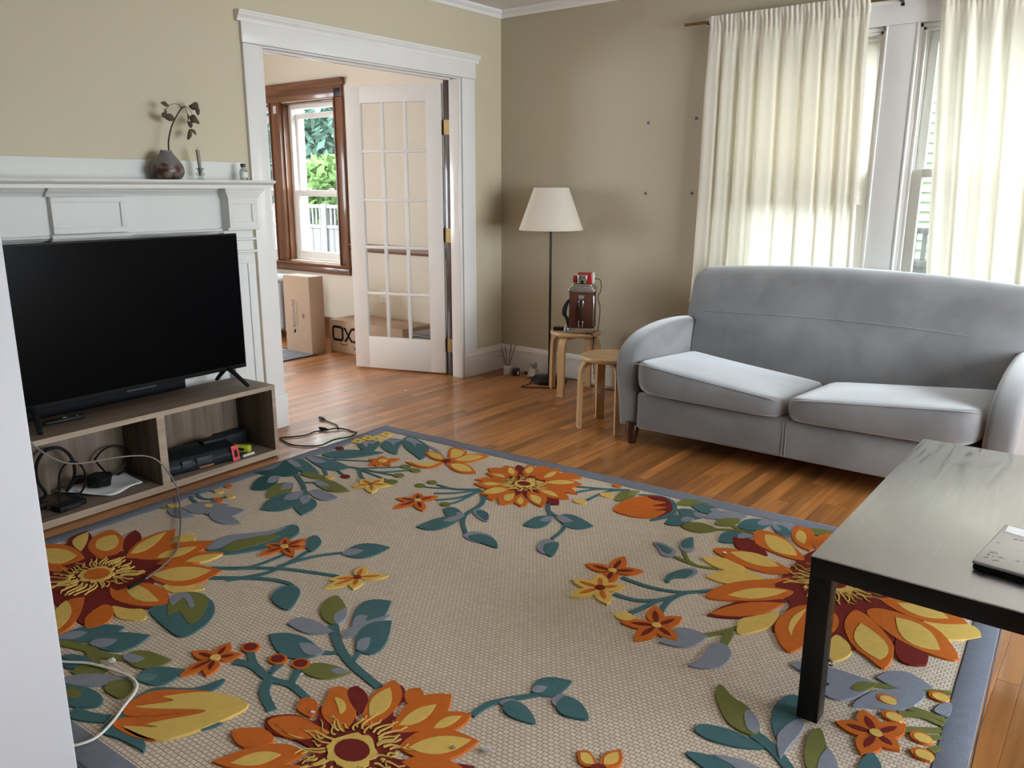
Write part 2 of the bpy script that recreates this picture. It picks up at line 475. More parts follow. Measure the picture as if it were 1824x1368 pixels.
def lathe(bm, prof, seg=32, c=(0, 0, 0), axis='z', cap=True):
    rings = []
    for r, z in prof:
        ring = []
        for i in range(seg):
            t = 2 * PI * i / seg
            p = (r * math.cos(t), r * math.sin(t), z)
            if axis == 'x': p = (p[2], p[0], p[1])
            if axis == 'y': p = (p[0], p[2], p[1])
            ring.append(bm.verts.new((p[0] + c[0], p[1] + c[1], p[2] + c[2])))
        rings.append(ring)
    for k in range(len(rings) - 1):
        for i in range(seg):
            bm.faces.new((rings[k][i], rings[k][(i + 1) % seg], rings[k + 1][(i + 1) % seg], rings[k + 1][i]))
    if cap:
        bm.faces.new(rings[0][::-1])
        bm.faces.new(rings[-1])
def spline(pts, n=8, closed=False):
    """Catmull-Rom through PTS."""
    P = [Vector(p) for p in pts]
    out = []
    m = len(P)
    for i in range(m if closed else m - 1):
        if closed:
            a, b, c, d = P[(i - 1) % m], P[i], P[(i + 1) % m], P[(i + 2) % m]
        else:
            a, b, c, d = P[max(i - 1, 0)], P[i], P[i + 1], P[min(i + 2, m - 1)]
        for k in range(n):
            t = k / n
            out.append(0.5 * (2 * b + (c - a) * t + (2 * a - 5 * b + 4 * c - d) * t * t + (3 * b - a - 3 * c + d) * t ** 3))
    if not closed:
        out.append(P[-1])
    return out
def tube(bm, pts, r, seg=8, flat=1.0, closed=False, radii=None):
    P = [Vector(p) for p in pts]
    n = len(P)
    up = Vector((0, 0, 1))
    rings = []
    prev = None
    for i in range(n):
        if closed:
            t = P[(i + 1) % n] - P[i - 1]
        else:
            t = P[min(i + 1, n - 1)] - P[max(i - 1, 0)]
        if t.length < 1e-9: t = Vector((0, 0, 1))
        t.normalize()
        if prev is None:
            a = up if abs(t.z) < 0.9 else Vector((1, 0, 0))
            s = t.cross(a).normalized()
        else:
            s = (prev - t * prev.dot(t)).normalized()
        prev = s
        u = s.cross(t)
        rr = radii[i] if radii else r
        rings.append([bm.verts.new(P[i] + s * rr * math.cos(2 * PI * k / seg) + u * rr * flat * math.sin(2 * PI * k / seg)) for k in range(seg)])
    m = n if closed else n - 1
    for i in range(m):
        A, B = rings[i], rings[(i + 1) % n]
        for k in range(seg):
            bm.faces.new((A[k], A[(k + 1) % seg], B[(k + 1) % seg], B[k]))
    if not closed:
        bm.faces.new(rings[0][::-1])
        bm.faces.new(rings[-1])
def cable(name, pts, r, mat, parent=None, n=8, flat=1.0):
    bm = bmesh.new()
    tube(bm, spline(pts, n), r, 8, flat)
    return obj(name, bm, mat, parent, True, None)
def grid_surface(bm, rows, close=False):
    V = [[bm.verts.new(p) for p in r] for r in rows]
    for i in range(len(V) - 1):
        n = len(V[i])
        for j in range(n if close else n - 1):
            bm.faces.new((V[i][j], V[i][(j + 1) % n], V[i + 1][(j + 1) % n], V[i + 1][j]))
    return V
def dup(root, loc=None, rz=None, label=None):
    r = root.copy()
    COL.objects.link(r)
    if loc is not None: r.location = loc
    if rz is not None: r.rotation_euler = (0, 0, rz)
    if label: r['label'] = label
    for ch in list(root.children):
        c = ch.copy(); COL.objects.link(c); c.parent = r
        for g in ch.children:
            d = g.copy(); COL.objects.link(d); d.parent = c
    return r

# ---------------------------------------------------------------- the setting
CEIL = 2.50
# floor: dark slab, strip planks laid on it as parts
slab = bmesh.new()
box(slab, (-3.75, -6.6, -0.12), (6.15, 0.14, -0.012))
floor = struct('floor', slab, M['subfloor'])
unit = bpy.data.meshes.new('plank')
_b = bmesh.new()
box(_b, (-0.5, -0.5, -0.5), (0.5, 0.5, 0.5))
_b.to_mesh(unit); _b.free()
unit.materials.append(M['oak'])
planks = []
W = 0.057
rp = random.Random(11)
x = -3.7
while x < 6.1:
    y = 0.13 - rp.uniform(0, 0.9)
    y0 = 0.13
    while y0 > -6.5:
        ln = rp.uniform(0.45, 1.5)
        y1 = max(y0 - ln, -6.5)
        planks.append((x, y0, y1))
        y0 = y1
    x += W
def plank_score(p):
    cx, c0, c1 = p[0] + W / 2, p[1], p[2]
    if cx < -2.6: return 0
    s = 0
    for k in range(5):
        yy = c0 + (c1 - c0) * (k + .5) / 5
        u, v, z = to_pixel((cx, yy, 0))
        if z < .3 or not (0 < u < 1824 and 0 < v < 1368): continue
        if .55 < cx < 3.5 and -4.0 < yy < -1.6 + .05 * (cx - .5): continue      # under the rug
        if 0.02 < cx < .43 and yy < -2.33: continue                             # under the stand
        if cx < 1.95 and yy < -4.04: continue
        if cx < -.14 and (yy > -.45 or u < 495 or yy < -2): continue
        if -.14 < cx < 0 and not (-1.97 < yy < -.46): continue
        if u > 1446 and v < 1090 and v > 800: continue
        s += 1.0 / (z * z) * abs(c1 - c0) / 5
    return s
planks.sort(key=plank_score, reverse=True)
def plank_box(p, r):
    lift = r.uniform(-.00025, .00025)
    return (p[0] + .0004, p[1] - .0005, -.012), (p[0] + W - .0004, p[2] + .0005, lift)
rest = bmesh.new()
for i, p in enumerate(planks):
    a, b = plank_box(p, rp)
    if i < 290 and plank_score(p) > 0:
        o = bpy.data.objects.new('plank', unit)
        COL.objects.link(o)
        o.location = [(a[k] + b[k]) / 2 for k in range(3)]
        o.scale = [abs(a[k] - b[k]) for k in range(3)]
        o.parent = floor
    else:
        box(rest, a, b)
tag(obj('other_planks', rest, M['oak_rest'], floor), kind='stuff')

def wall_x(name, x0, x1, y0, y1, holes, mat, z1=CEIL):
    """Wall whose plane is x = const, running in y, with rectangular holes (ya, yb, za, zb)."""
    bm = bmesh.new()
    cur = y0
    for ya, yb, za, zb in sorted(holes):
        box(bm, (x0, cur, 0), (x1, ya, z1))
        if za > 0: box(bm, (x0, ya, 0), (x1, yb, za))
        if zb < z1: box(bm, (x0, ya, zb), (x1, yb, z1))
        cur = yb
    box(bm, (x0, cur, 0), (x1, y1, z1))
    return struct(name, bm, mat)
def wall_y(name, y0, y1, x0, x1, holes, mat, z1=CEIL):
    bm = bmesh.new()
    cur = x0
    for xa, xb, za, zb in sorted(holes):
        box(bm, (cur, y0, 0), (xa, y1, z1))
        if za > 0: box(bm, (xa, y0, 0), (xb, y1, za))
        if zb < z1: box(bm, (xa, y0, zb), (xb, y1, z1))
        cur = xb
    box(bm, (cur, y0, 0), (x1, y1, z1))
    return struct(name, bm, mat)
N1 = (1.70, 2.535, 0.66, 2.125)
N2 = (2.685, 3.52, 0.66, 2.125)
wall_y('wall_north', 0.0, 0.15, -0.07, 6.15, [N1, N2], M['paint_shaded'])
F1_ = (-2.49, -1.756, 0.68, 2.045)
F2_ = (-3.37, -2.63, 0.68, 2.045)
wall_y('wall_north_far_room', 0.0, 0.15, -3.75, -0.07, [F1_, F2_], M['far_paint'])
wall_x('wall_west', -0.07, 0.0, -4.2, 0.0, [(-2.0, -0.44, 0, 2.045)], M['paint'])
wall_x('wall_west_far_side', -0.14, -0.07, -4.2, 0.0, [(-2.0, -0.44, 0, 2.045)], M['far_paint'])
wall_x('wall_far_room_west', -3.9, -3.75, -4.2, 0.15, [(-3.9, -2.3, 0.7, 2.1)], M['far_paint'])
wall_y('wall_far_room_south', -4.35, -4.2, -3.9, -0.07, [], M['far_paint'])
E1 = (-3.1, -0.6, 0.55, 2.15)
wall_x('wall_east', 6.0, 6.15, -6.6, 0.0, [E1], M['paint'])
wall_y('wall_south', -4.24, -4.04, -0.07, 1.95, [], M['hall_paint'])
wall_y('wall_hall_south', -6.75, -6.6, -0.2, 6.15, [], M['hall_paint'])
wall_x('wall_hall_west', -0.2, -0.07, -6.6, -4.24, [], M['hall_paint'])
bm = bmesh.new(); box(bm, (-3.9, -6.75, CEIL), (6.15, 0.15, CEIL + .15)); struct('ceiling', bm, M['ceiling'])
bm = bmesh.new(); box(bm, (-3.9, -6.75, CEIL + .16), (6.15, 0.15, 8.2)); struct('sky_blocker', bm, M['siding'])  # unseen box added to block sky light from the siding outside
# cased end of the south wall, beside the camera
bx_ = bmesh.new(); box(bx_, (1.95, -4.245, 0), (1.972, -4.035, CEIL), .004); struct('trim_1', bx_, M['cool_white'])
# picture-rail sized cove along the ceiling
def cove(name, axis, a, b, at, sgn):
    bm = bmesh.new()
    pr = [(0, CEIL), (0, CEIL - .045), (.008, CEIL - .048), (.016, CEIL - .03), (.036, CEIL - .014), (.04, CEIL)]
    if axis == 'y': prism(bm, [(at + sgn * p[0], p[1]) for p in pr], 'y', a, b)
    else: prism(bm, [(at + sgn * p[0], p[1]) for p in pr], 'x', a, b)
    return struct(name, bm, M['white'])
cove('trim_2', 'y', -4.04, 0.0, 0.0, 1)
cove('trim_3', 'x', 0.0, 6.0, 0.0, -1)
cove('trim_4', 'x', -3.75, -0.14, 0.0, -1)
# baseboards: plain board with a moulded cap
def base_prof(s, at):
    return [(at, 0), (at + s * .020, 0), (at + s * .020, .145), (at + s * .026, .147), (at + s * .026, .155), (at + s * .018, .162), (at + s * .013, .178), (at + s * .008, .186), (at, .186)]
bm = bmesh.new(); prism(bm, [(p[0] * 1.25, p[1]) for p in base_prof(1, 0.0)], 'y', -0.418, -0.0); struct('baseboard_west', bm, M['white'])
bm = bmesh.new(); prism(bm, base_prof(-1, 0.0), 'x', 0.0, 6.0); struct('baseboard_north', bm, M['white'])
bm = bmesh.new(); prism(bm, base_prof(-1, 6.0), 'y', -6.6, 0.0); struct('baseboard_east', bm, M['white'])
bm = bmesh.new(); prism(bm, [(0, 0), (-.02, 0), (-.02, .17), (-.012, .19), (0, .19)], 'x', -3.75, -0.14); struct('baseboard_far_room', bm, M['brown_h'])
# brown chair rail of the far room
bm = bmesh.new(); prism(bm, [(0, .795), (-.012, .795), (-.022, .815), (-.022, .84), (-.03, .846), (-.03, .862), (0, .865)], 'x', -1.64, -0.14); struct('trim_5', bm, M['brown_h'])

# cased doorway in the west wall
dw = tag(bx('trim_6', (-0.142, -2.0, 0), (0.0, -1.975, 2.045), M['white'], None, .002), kind='structure')      # jamb lining, south
bx('jamb', (-0.08, -0.46, 0), (0.0, -0.44, 2.045), M['white'], dw, .002)
bx('rebate', (-0.142, -0.447, 0), (-0.08, -0.438, 2.045), M['sofa_leg'], dw, .001)['label'] = 'brown rebate with gap shade in its colour'  # wood colour darkened to carry the shade of the hinge gap
bx('head_jamb', (-0.142, -1.975, 2.027), (0.0, -0.46, 2.045), M['white'], dw, .002)
bx('door_stop', (-0.10, -1.975, 0), (-0.055, -1.963, 2.027), M['white'], dw, .002)
bx('door_stop', (-0.10, -1.963, 2.015), (-0.055, -0.472, 2.027), M['white'], dw, .002)
bx('casing', (0.0, -2.095, 0.19), (0.02, -1.992, 2.028), M['white'], dw, .002)
bx('bead', (0.0, -1.989, 0.0), (0.012, -1.972, 2.028), M['white'], dw, .003)
bx('casing', (0.0, -0.435, 0.0), (0.02, -0.306, 2.028), M['white'], dw, .002)
bx('bead', (0.0, -0.460, 0.0), (0.012, -0.439, 2.028), M['white'], dw, .003)
bx('plinth', (0.0, -2.10, 0.0), (0.028, -1.968, 0.19), M['white'], dw, .003)
bx('header', (0.0, -2.098, 2.030), (0.022, -0.297, 2.135), M['white'], dw, .002)
bx('header_bead', (0.0, -1.99, 2.020), (0.012, -0.44, 2.029), M['white'], dw, .003)
bm = bmesh.new()
prism(bm, [(0, 2.128), (.026, 2.128), (.027, 2.136), (.030, 2.145), (.040, 2.156), (.043, 2.160), (.043, 2.166), (.048, 2.168), (.048, 2.178), (0, 2.178)], 'y', -2.122, -0.272)
obj('header_cap', bm, M['white'], dw)
# brown casing on the far side
bx('far_casing', (-0.165, -0.405, 0), (-0.142, -0.27, 2.05), M['brown'], dw, .003)
bx('far_casing', (-0.165, -2.13, 0), (-0.142, -2.0, 2.05), M['brown'], dw, .003)
bx('far_header', (-0.168, -2.14, 2.05), (-0.142, -0.28, 2.19), M['brown'], dw, .003)

# ---------------------------------------------------------------- windows
def sash(parent, x0, x1, z0, z1, y, t, stile, rail_top, rail_bot, mat, n=0, name='sash'):
    bm = bmesh.new()
    box(bm, (x0, y, z0), (x0 + stile, y + t, z1), .003)
    box(bm, (x1 - stile, y, z0), (x1, y + t, z1), .003)
    box(bm, (x0 + stile, y, z0), (x1 - stile, y + t, z0 + rail_bot), .003)
    box(bm, (x0 + stile, y, z1 - rail_top), (x1 - stile, y + t, z1), .003)
    s = obj(name, bm, mat, parent, True, 50)
    bx('pane', (x0 + stile, y + t * .45, z0 + rail_bot), (x1 - stile, y + t * .45 + .003, z1 - rail_top), M['glass'], s)
    return s
def north_window(idx, h):
    x0, x1, z0, z1 = h
    bm = bmesh.new()
    for a, b in ((x0, x0 + .018), (x1 - .018, x1)):
        box(bm, (a, 0.0, z0), (b, 0.15, z1), .001)
    box(bm, (x0, 0.0, z1 - .018), (x1, .15, z1), .001)
    fr = tag(obj('window_%d' % idx, bm, M['white'], None, True, 50), kind='structure')
    bm = bmesh.new()
    for a, b in ((x0 + .018, x0 + .034), (x1 - .034, x1 - .018)):
        box(bm, (a, 0.006, z0), (b, 0.032, z1 - .018), .003)
        box(bm, (a, 0.072, z0), (b, 0.080, z1 - .018), .002)
    box(bm, (x0 + .018, .006, z1 - .034), (x1 - .018, .032, z1 - .018), .003)
    obj('stop', bm, M['white'], fr, True, 50)
    zm = z0 + (z1 - z0) * .505
    sash(fr, x0 + .020, x1 - .020, zm - .02, z1 - .02, .085, .04, .058, .06, .042, M['white'], name='upper_sash')
    sash(fr, x0 + .020, x1 - .020, z0 + .01, zm + .022, .034, .038, .062, .042, .08, M['white'], name='lower_sash')
    return fr
w1 = north_window(1, N1)
w2 = north_window(2, N2)
# shared casing: one cap, head board, mullion and side boards, stool
t7 = tag(bx('trim_7', (1.572, -0.022, 2.128), (3.652, 0.0, 2.232), M['white'], None, .002), kind='structure')
bm = bmesh.new()
prism(bm, [(0, 2.228), (-.024, 2.228), (-.028, 2.238), (-.04, 2.25), (-.044, 2.256), (-.048, 2.258), (-.048, 2.268), (0, 2.268)], 'x', 1.545, 3.68)
obj('head_cap', bm, M['white'], t7)
bx('mullion_board', (2.540, -0.02, 0.66), (2.680, 0.0, 2.127), M['white'], t7, .002)
bx('side_board', (1.575, -0.02, 0.66), (1.697, 0.0, 2.127), M['white'], t7, .002)
bx('side_board', (3.523, -0.02, 0.66), (3.648, 0.0, 2.127), M['white'], t7, .002)
bx('stool_board', (1.54, -0.06, 0.63), (3.68, 0.03, 0.66), M['white'], t7, .005)
bx('apron_board', (1.575, -0.02, 0.54), (3.648, 0.0, 0.63), M['white'], t7, .002)
for a, b in ((2.530, 2.541), (2.679, 2.690), (1.694, 1.705), (3.515, 3.526)):
    bx('bead', (a, -0.027, 0.66), (b, 0.004, 2.127), M['white'], t7, .003)

# far-room window: white vinyl sashes in a brown wooden surround
def far_window(idx, h, gap):
    x0, x1, z0, z1 = h
    bm = bmesh.new()
    for a, b in ((x0, x0 + .014), (x1 - .014, x1)):
        box(bm, (a, 0.0, z0), (b, 0.06, z1), .001)
    box(bm, (x0, 0.0, z1 - .014), (x1, .06, z1), .001)
    fr = tag(obj('window_%d' % idx, bm, M['brown'], None, True, 50), kind='structure')
    bm = bmesh.new()
    box(bm, (x0 + .014, .06, z0), (x0 + .05, .14, z1), .003)
    box(bm, (x1 - .05, .06, z0), (x1 - .014, .14, z1), .003)
    box(bm, (x0 + .05, .06, z1 - .05), (x1 - .05, .14, z1), .003)
    box(bm, (x0 + .05, .06, z0), (x1 - .05, .14, z0 + .03), .003)
    obj('vinyl_frame', bm, M['vinyl'], fr, True, 50)
    zm = 1.278
    up = sash(fr, x0 + .045, x1 - .045, zm - .022 - gap * .3, z1 - .05 - gap, .105, .03, .036, .045, .035, M['vinyl'], name='upper_sash')
    lo = sash(fr, x0 + .045, x1 - .045, z0 + .025, zm + .022, .068, .032, .040, .040, .055, M['vinyl'], name='lower_sash')
    for k in (.3, .72):
        bm = bmesh.new()
        px = x0 + (x1 - x0) * k
        lathe(bm, [(.022, zm + .022), (.020, zm + .034), (.008, zm + .040)], 14, (px, .082, 0))
        obj('sash_lock', bm, M['vinyl'], lo, True, 50)
    return fr
far_window(3, F1_, .035)
far_window(4, F2_, .035)
t8 = tag(bx('trim_8', (-3.50, -0.026, 2.052), (-1.660, 0.0, 2.150), M['brown_h'], None, .003), kind='structure')
bm = bmesh.new()
prism(bm, [(0, 2.146), (-.028, 2.146), (-.034, 2.158), (-.034, 2.168), (-.046, 2.180), (-.05, 2.185), (-.05, 2.198), (0, 2.200)], 'x', -3.55, -1.640)
obj('head_cap', bm, M['brown_h'], t8)
bx('side_board', (-1.752, -0.026, 0.668), (-1.655, 0.0, 2.052), M['brown'], t8, .003)
bx('side_board', (-3.49, -0.026, 0.668), (-3.375, 0.0, 2.052), M['brown'], t8, .003)
bx('mullion_board', (-2.63, -0.026, 0.668), (-2.50, 0.0, 2.052), M['brown'], t8, .003)
for a in (-2.505, -1.762, -2.638):
    bx('bead', (a, -0.034, 0.668), (a + .015, 0.004, 2.052), M['brown'], t8, .003)
bx('corner_block', (-1.752, -0.029, 2.054), (-1.672, -0.02, 2.120), M['black_metal'], t8, .002)['label'] = 'dark corner patch'
bm = bmesh.new()
prism(bm, [(.03, .675), (-.055, .668), (-.062, .66), (-.055, .645), (-.03, .640), (.03, .640)], 'x', -3.56, -1.622)
obj('stool_board', bm, M['brown_h'], t8)
bx('apron_board', (-3.49, -0.024, 0.583), (-1.655, 0.0, 0.640), M['brown_h'], t8, .004)
# unseen windows that light the rooms
def side_window(idx, x, h, n):
    y0, y1, z0, z1 = h
    bm = bmesh.new()
    w = (y1 - y0) / n
    for k in range(n + 1):
        c = y0 + k * w
        box(bm, (x, c - .04, z0), (x + .15, c + .04, z1))
    zm = (z0 + z1) / 2
    for z in (z0 + .02, zm, z1 - .02):
        box(bm, (x + .04, y0, z - .02), (x + .10, y1, z + .02))
    fr = tag(obj('window_%d' % idx, bm, M['white']), kind='structure')
    bx('pane', (x + .07, y0, z0), (x + .073, y1, z1), M['glass'], fr)
side_window(5, 6.0, E1, 3)
side_window(6, -3.9, (-3.9, -2.3, .7, 2.1), 2)

# ---------------------------------------------------------------- french door, swung into the far room
door = thing('door_1', None, None, (-0.1635, -0.426, 0.0), math.atan2(-0.231, -0.688))
door['kind'] = 'structure'
DL, DT, DH = 0.735, 0.036, 2.006       # local +x runs from the hinge to the free edge, the room side faces -y after the turn
Y0, Y1 = 0.0, DT
st, rt, rb, mu = 0.115, 0.112, 0.235, 0.022
Z0 = 0.012
bx('stile', (0, Y0, Z0), (st, Y1, DH), M['white'], door, .002)
bx('stile', (DL - st, Y0, Z0), (DL, Y1, DH), M['white'], door, .002)
bx('top_rail', (st, Y0, DH - rt), (DL - st, Y1, DH), M['white'], door, .002)
bx('bottom_rail', (st, Y0, Z0), (DL - st, Y1, Z0 + rb), M['white'], door, .002)
gw, gh = DL - 2 * st, DH - rt - Z0 - rb
lw, lh = (gw - 2 * mu) / 3, (gh - 4 * mu) / 5
for k in (1, 2):
    xx = st + k * lw + (k - 1) * mu
    bx('muntin', (xx, Y0 + .004, Z0 + rb), (xx + mu, Y1 - .004, DH - rt), M['white'], door, .004)
for k in range(1, 5):
    zz = Z0 + rb + k * lh + (k - 1) * mu
    bx('muntin', (st, Y0 + .004, zz), (DL - st, Y1 - .004, zz + mu), M['white'], door, .004)
for i in range(3):
    for k in range(5):
        xx = st + i * (lw + mu); zz = Z0 + rb + k * (lh + mu)
        bx('pane', (xx - .003, DT / 2 - .0015, zz - .003), (xx + lw + .003, DT / 2 + .0015, zz + lh + .003), M['door_glass'], door)
DROT = Matrix.Rotation(-math.atan2(-0.231, -0.688), 4, 'Z')
for z in (1.72, 1.0, .22):
    bm = bmesh.new()
    lathe(bm, [(.007, z - .05), (.007, z + .05), (.009, z + .051), (.006, z + .058), (.002, z + .06)], 12, (-.008, .002, 0))
    box(bm, (-.003, .001, z - .048), (-.0005, DT - .004, z + .048), .0006)
    v = box(bm, (-.138, -.4495, z - .048), (-.082, -.4472, z + .048))
    for q in v:
        q.co = DROT @ (q.co - Vector((-0.1635, -0.426, 0)))
    obj('hinge', bm, M['brass'], door, True, 40)['label'] = 'aged brass hinge'

# ---------------------------------------------------------------- rug
rug = thing('floral_rug', 'large beige woven rug with orange flowers and a blue-grey border, on the oak floor', 'rug', (.493, -1.655, 0.0), math.radians(2.8))
RW, RH, RB = 3.05, 2.44, 0.072
